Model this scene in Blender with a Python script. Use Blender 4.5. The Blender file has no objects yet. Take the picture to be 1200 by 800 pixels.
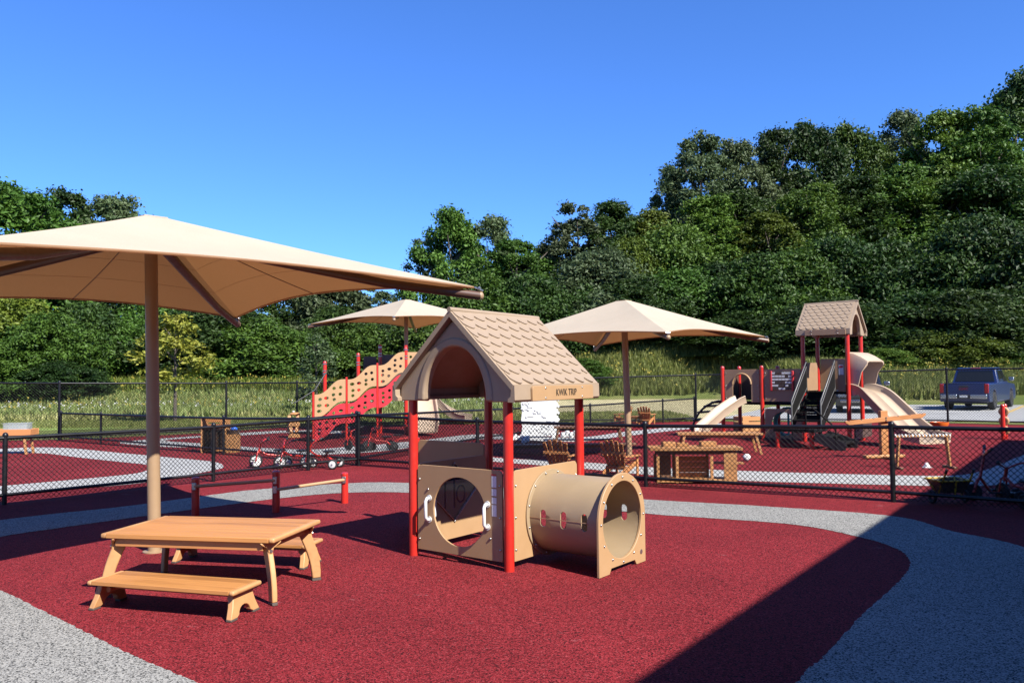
import bpy, bmesh, math, random
import numpy as np
from mathutils import Vector, Matrix, Euler
from mathutils.geometry import delaunay_2d_cdt

R = math.radians
PI = math.pi
scene = bpy.context.scene
col = scene.collection
random.seed(7)

# ------------------------------------------------------------------ camera, sky, sun, exposure
CAM_F = 970.0                      # focal length in photograph pixels (photograph 1200 x 800)
cam_data = bpy.data.cameras.new('camera')
cam_data.sensor_width = 36.0
cam_data.lens = CAM_F / 1200 * 36.0
cam_data.clip_start = 0.05
cam_data.clip_end = 2000
cam = bpy.data.objects.new('camera', cam_data)
col.objects.link(cam)
CAM_M = (Matrix.Translation((0, 0, 1.7)) @ Matrix.Rotation(R(90) + math.atan(40 / CAM_F), 4, 'X')
         @ Matrix.Rotation(-0.010, 4, 'Z'))
cam.matrix_world = CAM_M
scene.camera = cam

SUN_AZ = (0.665, -0.747)
SUN_EL = R(42.5)
_n = math.hypot(*SUN_AZ)
TO_SUN = Vector((SUN_AZ[0] / _n * math.cos(SUN_EL), SUN_AZ[1] / _n * math.cos(SUN_EL), math.sin(SUN_EL)))
world = bpy.data.worlds.new('World')
scene.world = world
world.use_nodes = True
wn = world.node_tree
sky = wn.nodes.new('ShaderNodeTexSky')
sky.sky_type = 'NISHITA'
sky.sun_disc = False
sky.sun_elevation = SUN_EL
sky.sun_rotation = math.atan2(SUN_AZ[0], SUN_AZ[1])
sky.altitude = 200
sky.air_density = 1.0
sky.dust_density = 0.35
sky.ozone_density = 3.5
tint = wn.nodes.new('ShaderNodeMix')               # deep late-summer blue, the same over the whole sky
tint.data_type = 'RGBA'; tint.blend_type = 'MULTIPLY'; tint.inputs['Factor'].default_value = 1.0
tint.inputs['B'].default_value = (0.62, 1.06, 1.84, 1)
wn.links.new(sky.outputs[0], tint.inputs['A'])
wn.links.new(tint.outputs['Result'], wn.nodes['Background'].inputs[0])
wn.nodes['Background'].inputs[1].default_value = 0.05
sun_d = bpy.data.lights.new('sun', 'SUN')
sun_d.energy = 5.0
sun_d.angle = R(0.53)
sun_d.color = (1.0, 0.955, 0.88)
sun = bpy.data.objects.new('sun', sun_d)
sun.rotation_euler = TO_SUN.to_track_quat('Z', 'Y').to_euler()
sun.location = (20, -20, 30)
col.objects.link(sun)
scene.view_settings.view_transform = 'Standard'
scene.view_settings.look = 'None'
scene.view_settings.exposure = 1.38
scene.view_settings.gamma = 1.0
scene.cycles.max_bounces = 8
scene.cycles.transparent_max_bounces = 8
scene.cycles.caustics_reflective = False
scene.cycles.caustics_refractive = False

# ------------------------------------------------------------------ measuring helpers
_M3 = CAM_M.to_3x3()
CAM_P = Vector((0, 0, 1.7))
def ray(px, py):
    return _M3 @ Vector(((px - 600) / CAM_F, (400 - py) / CAM_F, -1))
def g(px, py, z=0.0):              # ground point (height z) measured from the photograph
    d = ray(px, py)
    return CAM_P + d * ((z - 1.7) / d.z)
def at(px, py, y):                 # point at distance y
    d = ray(px, py)
    return CAM_P + d * (y / d.y)

# ------------------------------------------------------------------ mesh helpers
def inside(p, poly):
    x, y = p
    c = False
    n = len(poly)
    j = n - 1
    for i in range(n):
        xi, yi = poly[i]; xj, yj = poly[j]
        if (yi > y) != (yj > y) and x < (xj - xi) * (y - yi) / (yj - yi) + xi:
            c = not c
        j = i
    return c

def circle(cx, cy, r, n=24, ry=None, a0=0.0):
    ry = r if ry is None else ry
    return [(cx + r * math.cos(a0 + 2 * PI * i / n), cy + ry * math.sin(a0 + 2 * PI * i / n)) for i in range(n)]

def rrect(x0, y0, x1, y1, r, n=4, corners=(1, 1, 1, 1)):
    out = []
    for k, (cx, cy, a) in enumerate(((x1 - r, y1 - r, 0), (x0 + r, y1 - r, 90), (x0 + r, y0 + r, 180), (x1 - r, y0 + r, 270))):
        if corners[k]:
            out += [(cx + r * math.cos(R(a + 90 * i / n)), cy + r * math.sin(R(a + 90 * i / n))) for i in range(n + 1)]
        else:
            out.append(((x1, y1), (x0, y1), (x0, y0), (x1, y0))[k])
    return out

def pill(cx, cy, w, h, n=6):
    r = w / 2
    d = h / 2 - r
    return ([(cx + r * math.cos(PI * i / n), cy + d + r * math.sin(PI * i / n)) for i in range(n + 1)] +
            [(cx - r * math.cos(PI * i / n), cy - d - r * math.sin(PI * i / n)) for i in range(n + 1)])

class MB:
    def __init__(s):
        s.v = []; s.f = []
    def add(s, vs, fs):
        o = len(s.v)
        s.v += [tuple(v) for v in vs]
        s.f += [tuple(i + o for i in f) for f in fs]
        return s
    def box(s, c, d, rz=0.0, m=None):
        hx, hy, hz = d[0] / 2, d[1] / 2, d[2] / 2
        m = m or Matrix.Rotation(rz, 3, 'Z')
        c = Vector(c)
        vs = [c + m @ Vector((x * hx, y * hy, z * hz)) for z in (-1, 1) for y in (-1, 1) for x in (-1, 1)]
        return s.add(vs, [(0, 2, 3, 1), (4, 5, 7, 6), (0, 1, 5, 4), (2, 6, 7, 3), (0, 4, 6, 2), (1, 3, 7, 5)])
    def bar(s, p, q, w, h, up=(0, 0, 1)):          # rectangular bar from p to q, w across, h along up
        p = Vector(p); q = Vector(q)
        x = (q - p)
        L = x.length
        x = x / L
        u = Vector(up)
        y = u.cross(x)
        if y.length < 1e-4:
            y = Vector((0, 1, 0)).cross(x)
        y.normalize()
        z = x.cross(y)
        m = Matrix((x, y, z)).transposed()
        return s.box((p + q) / 2, (L, w, h), m=m)
    def tube(s, pts, r, n=8, cap=True, close=False):
        pts = [Vector(p) for p in pts]
        N = len(pts)
        rr = r if isinstance(r, (list, tuple)) else [r] * N
        rings = []
        ref = None
        for i, p in enumerate(pts):
            if close:
                t = pts[(i + 1) % N] - pts[i - 1]
            else:
                t = pts[min(i + 1, N - 1)] - pts[max(i - 1, 0)]
            t.normalize()
            if ref is None:
                ref = Vector((0, 0, 1)) if abs(t.z) < 0.9 else Vector((1, 0, 0))
            a = ref - t * ref.dot(t)
            if a.length < 1e-5:
                a = t.orthogonal()
            a.normalize()
            ref = a
            b = t.cross(a)
            rings.append([p + a * (rr[i] * math.cos(2 * PI * k / n)) + b * (rr[i] * math.sin(2 * PI * k / n)) for k in range(n)])
        vs = [v for rg in rings for v in rg]
        fs = []
        for i in range(N if close else N - 1):
            j = (i + 1) % N
            for k in range(n):
                l = (k + 1) % n
                fs.append((i * n + k, j * n + k, j * n + l, i * n + l))
        if cap and not close:
            fs.append(tuple(range(n)))
            fs.append(tuple((N - 1) * n + k for k in reversed(range(n))))
        return s.add(vs, fs)
    def cyl(s, p, q, r, n=16, r2=None):
        return s.tube([p, q], [r, r if r2 is None else r2], n)
    def lathe(s, prof, o=(0, 0, 0), n=16, m=None):  # prof [(r, z)...]
        o = Vector(o)
        vs = []
        for r, z in prof:
            for k in range(n):
                v = Vector((r * math.cos(2 * PI * k / n), r * math.sin(2 * PI * k / n), z))
                vs.append(o + (m @ v if m else v))
        fs = []
        for i in range(len(prof) - 1):
            for k in range(n):
                l = (k + 1) % n
                fs.append((i * n + k, i * n + l, (i + 1) * n + l, (i + 1) * n + k))
        fs.append(tuple(reversed(range(n))))
        fs.append(tuple((len(prof) - 1) * n + k for k in range(n)))
        return s.add(vs, fs)
    def plate(s, outline, holes=(), t=0.02, fn=None, grid=None):
        # flat or bent plate with holes: fn(u, v, w) maps sheet coordinates to space, w from -t/2 to t/2
        fn = fn or (lambda u, v, w: (u, v, w))
        vs = [Vector(p) for p in outline]
        loops = [list(range(len(outline)))]
        for h in holes:
            loops.append(list(range(len(vs), len(vs) + len(h))))
            vs += [Vector(p) for p in h]
        edges = [(lp[i], lp[(i + 1) % len(lp)]) for lp in loops for i in range(len(lp))]
        if grid:
            xs = [p[0] for p in outline]; ys = [p[1] for p in outline]
            x = min(xs) + grid / 2
            while x < max(xs):
                y = min(ys) + grid / 2
                while y < max(ys):
                    if inside((x, y), outline) and not any(inside((x, y), h) for h in holes):
                        vs.append(Vector((x, y)))
                    y += grid
                x += grid
        ov, oe, of, orig, _, _ = delaunay_2d_cdt(vs, edges, [], 0, 1e-6)
        mp = {}
        for i, os_ in enumerate(orig):
            for o in os_:
                mp[o] = i
        fs = []
        n = len(ov)
        for f in of:
            c = sum((Vector(ov[i]) for i in f), Vector((0, 0))) / len(f)
            if inside(c, outline) and not any(inside(c, h) for h in holes):
                a = (ov[f[1]] - ov[f[0]]).cross(ov[f[2]] - ov[f[0]])
                f = list(f) if a > 0 else list(reversed(f))
                fs.append(tuple(f))
                fs.append(tuple(i + n for i in reversed(f)))
        for li, lp in enumerate(loops):
            pts = [vs[i] for i in lp]
            area = sum(pts[i].x * pts[(i + 1) % len(pts)].y - pts[(i + 1) % len(pts)].x * pts[i].y for i in range(len(pts)))
            flip = (area > 0) == (li == 0)
            for i in range(len(lp)):
                a, b = mp[lp[i]], mp[lp[(i + 1) % len(lp)]]
                if not flip:
                    a, b = b, a
                fs.append((a, a + n, b + n, b))
        top = [fn(p.x, p.y, t / 2) for p in ov] + [fn(p.x, p.y, -t / 2) for p in ov]
        return s.add(top, fs)
    def mesh(s, name):
        me = bpy.data.meshes.new(name)
        me.from_pydata(s.v, [], s.f)
        me.update()
        return me
    def build(s, name, mat, parent=None, smooth=None, bevel=0.0, seg=2):
        me = s.mesh(name)
        me.materials.append(mat)
        bm = bmesh.new(); bm.from_mesh(me)
        bmesh.ops.recalc_face_normals(bm, faces=bm.faces)
        bm.to_mesh(me); bm.free()
        if smooth is not None:
            me.shade_smooth()
            me.set_sharp_from_angle(angle=R(smooth))
        o = bpy.data.objects.new(name, me)
        col.objects.link(o)
        if parent is not None:
            o.parent = parent
        if bevel:
            b = o.modifiers.new('bevel', 'BEVEL')
            b.width = bevel; b.segments = seg; b.limit_method = 'ANGLE'; b.angle_limit = R(40)
            b.use_clamp_overlap = True
            if smooth is None:
                me.shade_smooth(); me.set_sharp_from_angle(angle=R(35))
        return o

def tag(o, label=None, cat=None, group=None, kind=None):
    if label: o['label'] = label
    if cat: o['category'] = cat
    if group: o['group'] = group
    if kind: o['kind'] = kind
    return o

def thing(name, loc=(0, 0, 0), rz=0.0, label=None, cat=None, group=None):
    o = bpy.data.objects.new(name, None)
    o.empty_display_size = 0.2
    o.location = loc
    o.rotation_euler = (0, 0, rz)
    col.objects.link(o)
    return tag(o, label, cat, group)

def dup(root, loc, rz, label=None, scale=None):
    r = root.copy(); col.objects.link(r)
    r.location = loc; r.rotation_euler = (0, 0, rz)
    if scale: r.scale = scale
    if label: r['label'] = label
    for ch in list(root.children):
        c = ch.copy(); col.objects.link(c); c.parent = r
        for gch in list(ch.children):
            d = gch.copy(); col.objects.link(d); d.parent = c
    return r

def share(src, name, parent, loc=(0, 0, 0), rot=(0, 0, 0), scale=(1, 1, 1)):   # another object with the same mesh
    o = bpy.data.objects.new(name, src.data)
    for m in src.modifiers:
        b = o.modifiers.new(m.name, m.type)
        b.width = m.width; b.segments = m.segments; b.limit_method = m.limit_method; b.angle_limit = m.angle_limit
    col.objects.link(o)
    o.parent = parent
    o.location = loc; o.rotation_euler = rot; o.scale = scale
    return o

# ------------------------------------------------------------------ materials
TONE = 0.59                        # one scale for all reflectances, set together with the exposure
def tone(c, k=1.0): return tuple(x * TONE * k for x in c)
def node_mat(name):
    m = bpy.data.materials.new(name)
    m.use_nodes = True
    nt = m.node_tree
    return m, nt, nt.nodes['Principled BSDF']

def N(nt, t, **kw):
    n = nt.nodes.new(t)
    for k, v in kw.items():
        if k in n.inputs.keys():
            n.inputs[k].default_value = v
        else:
            setattr(n, k, v)
    return n

def ramp(nt, fac, stops):
    r = nt.nodes.new('ShaderNodeValToRGB')
    el = r.color_ramp.elements
    while len(el) > 1:
        el.remove(el[-1])
    el[0].position = stops[0][0]; el[0].color = (*stops[0][1], 1)
    for p, c in stops[1:]:
        e = el.new(p); e.color = (*c, 1)
    nt.links.new(fac, r.inputs[0])
    return r

def coords(nt, scale=(1, 1, 1), kind='Object'):
    tc = nt.nodes.new('ShaderNodeTexCoord')
    mp = nt.nodes.new('ShaderNodeMapping')
    mp.inputs['Scale'].default_value = scale
    nt.links.new(tc.outputs[kind], mp.inputs[0])
    return mp.outputs[0]

def bump_to(nt, bsdf, fac, strength, dist=0.01):
    b = N(nt, 'ShaderNodeBump')
    b.inputs['Strength'].default_value = strength
    b.inputs['Distance'].default_value = dist
    nt.links.new(fac, b.inputs['Height'])
    nt.links.new(b.outputs[0], bsdf.inputs['Normal'])

def pm(name, c, rough=0.5, var=0.10, scale=6.0, bump=0.0, bscale=60.0, metal=0.0, spec=0.5, coat=0.0):
    c = tone(c)
    m, nt, b = node_mat(name)
    v = coords(nt)
    n = N(nt, 'ShaderNodeTexNoise', Scale=scale, Detail=5.0, Roughness=0.65)
    nt.links.new(v, n.inputs['Vector'])
    lo = tuple(x * (1 - var) for x in c); hi = tuple(min(1, x * (1 + var)) for x in c)
    r = ramp(nt, n.outputs['Fac'], [(0.3, lo), (0.7, hi)])
    nt.links.new(r.outputs[0], b.inputs['Base Color'])
    rn = N(nt, 'ShaderNodeTexNoise', Scale=scale * 2.3, Detail=6.0, Roughness=0.7)
    nt.links.new(v, rn.inputs['Vector'])
    rm = N(nt, 'ShaderNodeMapRange'); rm.inputs['From Min'].default_value = 0.3; rm.inputs['From Max'].default_value = 0.7
    rm.inputs['To Min'].default_value = rough * 0.8; rm.inputs['To Max'].default_value = min(1, rough * 1.25)
    nt.links.new(rn.outputs['Fac'], rm.inputs['Value']); nt.links.new(rm.outputs[0], b.inputs['Roughness'])
    b.inputs['Metallic'].default_value = metal
    b.inputs['Specular IOR Level'].default_value = spec
    b.inputs['Coat Weight'].default_value = coat
    if bump:
        n2 = N(nt, 'ShaderNodeTexNoise', Scale=bscale, Detail=3.0)
        nt.links.new(v, n2.inputs['Vector'])
        bump_to(nt, b, n2.outputs['Fac'], bump, 0.004)
    return m

def wood(name, c, stretch=(1.2, 22, 22), rough=0.55, dark=0.62):
    c = tone(c)
    m, nt, b = node_mat(name)
    v = coords(nt, stretch)
    oq = N(nt, 'ShaderNodeObjectInfo')
    va = N(nt, 'ShaderNodeVectorMath', operation='ADD')
    sc_ = N(nt, 'ShaderNodeMath', operation='MULTIPLY'); sc_.inputs[1].default_value = 40.0
    nt.links.new(oq.outputs['Random'], sc_.inputs[0])
    nt.links.new(v, va.inputs[0]); nt.links.new(sc_.outputs[0], va.inputs[1])
    v = va.outputs[0]
    n = N(nt, 'ShaderNodeTexNoise', Scale=2.2, Detail=6.0, Roughness=0.6, Distortion=0.6)
    nt.links.new(v, n.inputs['Vector'])
    v2 = coords(nt, (0.9, 5, 5))
    n2 = N(nt, 'ShaderNodeTexNoise', Scale=1.3, Detail=3.0)
    nt.links.new(v2, n2.inputs['Vector'])
    mx = N(nt, 'ShaderNodeMath', operation='ADD')
    m2 = N(nt, 'ShaderNodeMath', operation='MULTIPLY'); m2.inputs[1].default_value = 0.6
    nt.links.new(n2.outputs['Fac'], m2.inputs[0])
    m3 = N(nt, 'ShaderNodeMath', operation='MULTIPLY'); m3.inputs[1].default_value = 0.6
    nt.links.new(n.outputs['Fac'], m3.inputs[0])
    nt.links.new(m2.outputs[0], mx.inputs[0]); nt.links.new(m3.outputs[0], mx.inputs[1])
    oi = N(nt, 'ShaderNodeObjectInfo')
    m4 = N(nt, 'ShaderNodeMath', operation='MULTIPLY_ADD'); m4.inputs[1].default_value = 0.26; m4.inputs[2].default_value = -0.13
    nt.links.new(oi.outputs['Random'], m4.inputs[0])
    m5 = N(nt, 'ShaderNodeMath', operation='ADD')
    nt.links.new(mx.outputs[0], m5.inputs[0]); nt.links.new(m4.outputs[0], m5.inputs[1])
    mx = m5
    r = ramp(nt, mx.outputs[0], [(0.34, (c[0] * dark, c[1] * dark * 0.92, c[2] * dark * 0.8)), (0.55, c), (0.78, tuple(min(1, x * 1.15) for x in c))])
    nt.links.new(r.outputs[0], b.inputs['Base Color'])
    b.inputs['Roughness'].default_value = rough
    bump_to(nt, b, n.outputs['Fac'], 0.25, 0.003)
    return m

def granules(name, stops, gscale, patch=0.12, scuff=0.0, rough=0.85):
    stops = [(p, tone(c)) for p, c in stops]
    m, nt, b = node_mat(name)
    v = coords(nt)
    vo = N(nt, 'ShaderNodeTexVoronoi', Scale=gscale)
    nt.links.new(v, vo.inputs['Vector'])
    sx = N(nt, 'ShaderNodeSeparateColor')
    nt.links.new(vo.outputs['Color'], sx.inputs[0])
    r = ramp(nt, sx.outputs[0], stops)
    r.color_ramp.interpolation = 'CONSTANT'
    n = N(nt, 'ShaderNodeTexNoise', Scale=0.55, Detail=6.0, Roughness=0.6)
    nt.links.new(v, n.inputs['Vector'])
    pr = ramp(nt, n.outputs['Fac'], [(0.3, (1 - patch,) * 3), (0.7, (1 + 0 * patch,) * 3)])
    mul = N(nt, 'ShaderNodeMix', data_type='RGBA', blend_type='MULTIPLY')
    mul.inputs['Factor'].default_value = 1.0
    nt.links.new(r.outputs[0], mul.inputs['A']); nt.links.new(pr.outputs[0], mul.inputs['B'])
    outc = mul.outputs['Result']
    if scuff:
        v3 = coords(nt, (0.6, 2.6, 1))
        n3 = N(nt, 'ShaderNodeTexNoise', Scale=3.1, Detail=5.0, Roughness=0.75)
        nt.links.new(v3, n3.inputs['Vector'])
        sr = ramp(nt, n3.outputs['Fac'], [(0.66, (0, 0, 0)), (0.76, (scuff,) * 3)])
        mx = N(nt, 'ShaderNodeMix', data_type='RGBA')
        nt.links.new(sr.outputs[0], mx.inputs['Factor'])
        nt.links.new(outc, mx.inputs['A'])
        mx.inputs['B'].default_value = (0.45, 0.33, 0.33, 1)
        outc = mx.outputs['Result']
    nt.links.new(outc, b.inputs['Base Color'])
    b.inputs['Roughness'].default_value = rough
    b.inputs['Specular IOR Level'].default_value = 0.10
    bump_to(nt, b, vo.outputs['Distance'], 0.6, 0.004)
    return m

def leafy(name, c, c2, var=0.28, trans=0.28, rough=0.55):
    c, c2 = tone(c), tone(c2)
    m, nt, b = node_mat(name)
    v = coords(nt, kind='Object')
    n = N(nt, 'ShaderNodeTexNoise', Scale=5.0, Detail=4.0)
    nt.links.new(v, n.inputs['Vector'])
    r = ramp(nt, n.outputs['Fac'], [(0.35, c), (0.68, c2)])
    oi = N(nt, 'ShaderNodeObjectInfo')
    hs = N(nt, 'ShaderNodeHueSaturation')
    mr = N(nt, 'ShaderNodeMapRange'); mr.inputs['To Min'].default_value = 1 - var; mr.inputs['To Max'].default_value = 1 + var
    nt.links.new(oi.outputs['Random'], mr.inputs['Value'])
    nt.links.new(mr.outputs[0], hs.inputs['Value'])
    hr = N(nt, 'ShaderNodeMapRange'); hr.inputs['To Min'].default_value = 0.485; hr.inputs['To Max'].default_value = 0.512
    mm = N(nt, 'ShaderNodeMath', operation='FRACT')
    m7 = N(nt, 'ShaderNodeMath', operation='MULTIPLY'); m7.inputs[1].default_value = 7.31
    nt.links.new(oi.outputs['Random'], m7.inputs[0]); nt.links.new(m7.outputs[0], mm.inputs[0])
    nt.links.new(mm.outputs[0], hr.inputs['Value']); nt.links.new(hr.outputs[0], hs.inputs['Hue'])
    nt.links.new(r.outputs[0], hs.inputs['Color'])
    nt.links.new(hs.outputs[0], b.inputs['Base Color'])
    b.inputs['Roughness'].default_value = rough
    b.inputs['Specular IOR Level'].default_value = 0.28
    tr = N(nt, 'ShaderNodeBsdfTranslucent')
    nt.links.new(hs.outputs[0], tr.inputs['Color'])
    mx = N(nt, 'ShaderNodeMixShader'); mx.inputs[0].default_value = trans
    nt.links.new(b.outputs[0], mx.inputs[1]); nt.links.new(tr.outputs[0], mx.inputs[2])
    nt.links.new(mx.outputs[0], nt.nodes['Material Output'].inputs[0])
    return m

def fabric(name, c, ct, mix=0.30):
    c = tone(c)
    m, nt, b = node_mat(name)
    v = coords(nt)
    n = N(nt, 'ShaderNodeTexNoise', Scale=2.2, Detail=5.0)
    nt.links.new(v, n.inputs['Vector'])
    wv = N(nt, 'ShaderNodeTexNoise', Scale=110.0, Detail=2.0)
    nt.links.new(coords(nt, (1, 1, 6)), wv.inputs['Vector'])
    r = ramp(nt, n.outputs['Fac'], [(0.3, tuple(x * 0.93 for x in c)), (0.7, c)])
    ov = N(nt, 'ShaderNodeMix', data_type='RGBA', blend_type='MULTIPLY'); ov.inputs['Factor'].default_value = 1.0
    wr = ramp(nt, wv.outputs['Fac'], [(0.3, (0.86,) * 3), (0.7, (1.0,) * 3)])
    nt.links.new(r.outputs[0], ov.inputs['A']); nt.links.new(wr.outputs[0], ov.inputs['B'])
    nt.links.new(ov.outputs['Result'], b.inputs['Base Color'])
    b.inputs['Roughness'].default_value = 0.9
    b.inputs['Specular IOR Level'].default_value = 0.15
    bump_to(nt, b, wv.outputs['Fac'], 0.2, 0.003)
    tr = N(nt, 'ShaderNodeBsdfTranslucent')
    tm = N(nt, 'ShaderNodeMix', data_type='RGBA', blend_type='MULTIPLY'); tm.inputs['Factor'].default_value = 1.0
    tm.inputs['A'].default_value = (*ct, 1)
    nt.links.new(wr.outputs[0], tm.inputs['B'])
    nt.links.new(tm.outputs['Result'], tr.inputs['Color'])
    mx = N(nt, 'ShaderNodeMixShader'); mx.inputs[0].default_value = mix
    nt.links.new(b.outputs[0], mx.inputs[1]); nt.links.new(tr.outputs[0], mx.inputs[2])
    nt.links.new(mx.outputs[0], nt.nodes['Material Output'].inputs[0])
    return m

def ground_grass():
    m, nt, b = node_mat('meadow_ground')
    v = coords(nt)
    n1 = N(nt, 'ShaderNodeTexNoise', Scale=0.16, Detail=7.0, Roughness=0.65)
    nt.links.new(v, n1.inputs['Vector'])
    r1 = ramp(nt, n1.outputs['Fac'], [(0.35, tone((0.13, 0.18, 0.04))), (0.5, tone((0.20, 0.235, 0.065))), (0.65, tone((0.32, 0.30, 0.12)))])
    n2 = N(nt, 'ShaderNodeTexNoise', Scale=9.0, Detail=8.0, Roughness=0.8)
    nt.links.new(v, n2.inputs['Vector'])
    r2 = ramp(nt, n2.outputs['Fac'], [(0.35, (0.55,) * 3), (0.65, (1.25,) * 3)])
    mul = N(nt, 'ShaderNodeMix', data_type='RGBA', blend_type='MULTIPLY'); mul.inputs['Factor'].default_value = 1.0
    nt.links.new(r1.outputs[0], mul.inputs['A']); nt.links.new(r2.outputs[0], mul.inputs['B'])
    nt.links.new(mul.outputs['Result'], b.inputs['Base Color'])
    b.inputs['Roughness'].default_value = 0.95
    b.inputs['Specular IOR Level'].default_value = 0.1
    bump_to(nt, b, n2.outputs['Fac'], 0.8, 0.08)
    return m

def glassy(name, c, alpha=0.45, rough=0.05):
    m, nt, b = node_mat(name)
    n = N(nt, 'ShaderNodeTexNoise', Scale=4.0, Detail=2.0)
    nt.links.new(coords(nt), n.inputs['Vector'])
    r = ramp(nt, n.outputs['Fac'], [(0.3, tuple(x * 0.85 for x in c)), (0.7, c)])
    nt.links.new(r.outputs[0], b.inputs['Base Color'])
    b.inputs['Roughness'].default_value = rough
    b.inputs['Alpha'].default_value = alpha
    return m

M = {}
M['red_rubber'] = granules('red_rubber', [(0.0, (0.05, 0.009, 0.010)), (0.18, (0.17, 0.014, 0.017)), (0.40, (0.29, 0.024, 0.030)), (0.75, (0.39, 0.042, 0.050)), (0.97, (0.46, 0.085, 0.09))], 122, 0.30, 0.45)
M['grey_rubber'] = granules('grey_rubber', [(0.0, (0.045, 0.045, 0.043)), (0.16, (0.20, 0.197, 0.185)), (0.36, (0.34, 0.332, 0.307)), (0.62, (0.46, 0.449, 0.41))], 122, 0.16, 0.15)
M['pale_rubber'] = granules('pale_rubber', [(0.0, (0.20, 0.20, 0.20)), (0.12, (0.40, 0.40, 0.39)), (0.3, (0.50, 0.50, 0.485)), (0.62, (0.58, 0.575, 0.55))], 122, 0.10)
M['meadow'] = ground_grass()
M['asphalt'] = granules('asphalt', [(0.0, (0.40, 0.40, 0.39)), (0.4, (0.50, 0.50, 0.48)), (0.7, (0.58, 0.58, 0.56))], 30, 0.25)
M['hay'] = pm('hay', (0.56, 0.49, 0.27), 0.95, 0.35, 1.2, 0.6, 12, spec=0.1)
M['lawn'] = pm('lawn', (0.26, 0.35, 0.085), 0.95, 0.35, 1.6, 0.6, 14, spec=0.1)
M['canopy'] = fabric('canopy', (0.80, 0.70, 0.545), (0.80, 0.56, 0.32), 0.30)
M['underside_shade'] = fabric('underside_shade', (0.60, 0.385, 0.23), (0.80, 0.52, 0.31), 0.5)  # canopy cloth made browner, shade of the underside put into the colour
M['brown_paint'] = pm('brown_paint', (0.20, 0.105, 0.06), 0.42, 0.06)
M['brown_rib'] = pm('brown_rib', (0.12, 0.06, 0.038), 0.42, 0.06)
M['tan_pole'] = pm('tan_pole', (0.40, 0.265, 0.15), 0.42, 0.05)
M['steel'] = pm('steel', (0.62, 0.62, 0.60), 0.28, 0.08, metal=0.9)
M['black_vinyl'] = pm('black_vinyl', (0.006, 0.006, 0.0075), 0.42, 0.15, spec=0.35)
M['link_vinyl'] = pm('link_vinyl', (0.004, 0.004, 0.005), 0.65, 0.15, spec=0.15)
M['wood_shade'] = wood('wood_shade', (0.07, 0.036, 0.02))  # wood tone carrying the shade inside the open play cupboard
M['black_plastic'] = pm('black_plastic', (0.02, 0.02, 0.022), 0.5, 0.15)
M['dark_metal'] = pm('dark_metal', (0.010, 0.0095, 0.0095), 0.75, 0.15, spec=0.12)
M['rail_metal'] = pm('rail_metal', (0.07, 0.068, 0.066), 0.4, 0.1)
M['dark_brown_panel'] = pm('dark_brown_panel', (0.10, 0.06, 0.043), 0.5, 0.1)
M['red_paint'] = pm('red_paint', (0.62, 0.028, 0.018), 0.33, 0.06, coat=0.3)
M['red_plastic'] = pm('red_plastic', (0.60, 0.035, 0.045), 0.4, 0.06)
M['tan_plastic'] = pm('tan_plastic', (0.50, 0.305, 0.150), 0.52, 0.05, 3, 0.08, 240)
M['tan_edge'] = pm('tan_edge', (0.50, 0.31, 0.17), 0.5, 0.05)
M['brown_panel'] = pm('brown_panel', (0.40, 0.25, 0.145), 0.48, 0.07, 3, 0.08, 200)
M['roof_beige'] = pm('roof_beige', (0.40, 0.295, 0.20), 0.52, 0.06, 4, 0.12, 160)
M['tunnel_beige'] = pm('tunnel_beige', (0.42, 0.305, 0.18), 0.45, 0.06, 3, 0.06, 200)
M['slide_beige'] = pm('slide_beige', (0.60, 0.46, 0.33), 0.4, 0.05)
M['wood_honey'] = wood('wood_honey', (0.57, 0.25, 0.072))
M['wood_leg'] = wood('wood_leg', (0.58, 0.30, 0.12), (4, 4, 4))
M['wood_orange'] = wood('wood_orange', (0.55, 0.23, 0.075))
M['wood_tan'] = wood('wood_tan', (0.52, 0.25, 0.088))
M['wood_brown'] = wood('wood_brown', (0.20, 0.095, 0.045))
M['white_plastic'] = pm('white_plastic', (0.82, 0.82, 0.80), 0.4, 0.04)
M['sticker'] = pm('sticker', (0.95, 0.95, 0.95), 0.4, 0.22, 90)
M['sign_ink'] = pm('sign_ink', (0.03, 0.025, 0.02), 0.5, 0.1)
M['teal'] = pm('teal', (0.05, 0.42, 0.38), 0.4, 0.08)
M['orange'] = pm('orange', (0.75, 0.16, 0.02), 0.4, 0.06)
M['yellow'] = pm('yellow', (0.75, 0.45, 0.02), 0.4, 0.06)
M['blue_plastic'] = pm('blue_plastic', (0.03, 0.15, 0.65), 0.4, 0.06)
M['rubber_foot'] = pm('rubber_foot', (0.10, 0.075, 0.06), 0.7, 0.1)
M['tyre'] = pm('tyre', (0.015, 0.015, 0.016), 0.75, 0.1)
M['truck_blue'] = pm('truck_blue', (0.007, 0.024, 0.12), 0.3, 0.05, coat=0.3)
M['car_dark'] = pm('car_dark', (0.012, 0.013, 0.016), 0.25, 0.05, coat=0.7)
M['chrome'] = pm('chrome', (0.7, 0.7, 0.7), 0.2, 0.04, metal=0.95)
M['car_glass'] = pm('car_glass', (0.015, 0.018, 0.02), 0.06, 0.05)
M['tail_red'] = pm('tail_red', (0.45, 0.015, 0.015), 0.2, 0.05)
M['line_yellow'] = pm('line_yellow', (0.70, 0.45, 0.05), 0.8, 0.15)
M['tinted'] = glassy('tinted', (0.035, 0.022, 0.045), 0.42)
M['clear_plastic'] = glassy('clear_plastic', (0.35, 0.38, 0.42), 0.22, 0.15)
M['brick'] = pm('brick', (0.36, 0.24, 0.17), 0.85, 0.2, 5, 0.4, 30)
M['roofing'] = pm('roofing', (0.13, 0.12, 0.11), 0.85, 0.2, 8)
M['bark'] = pm('bark', (0.10, 0.078, 0.06), 0.9, 0.3, 5, 0.6, 12)
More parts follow.
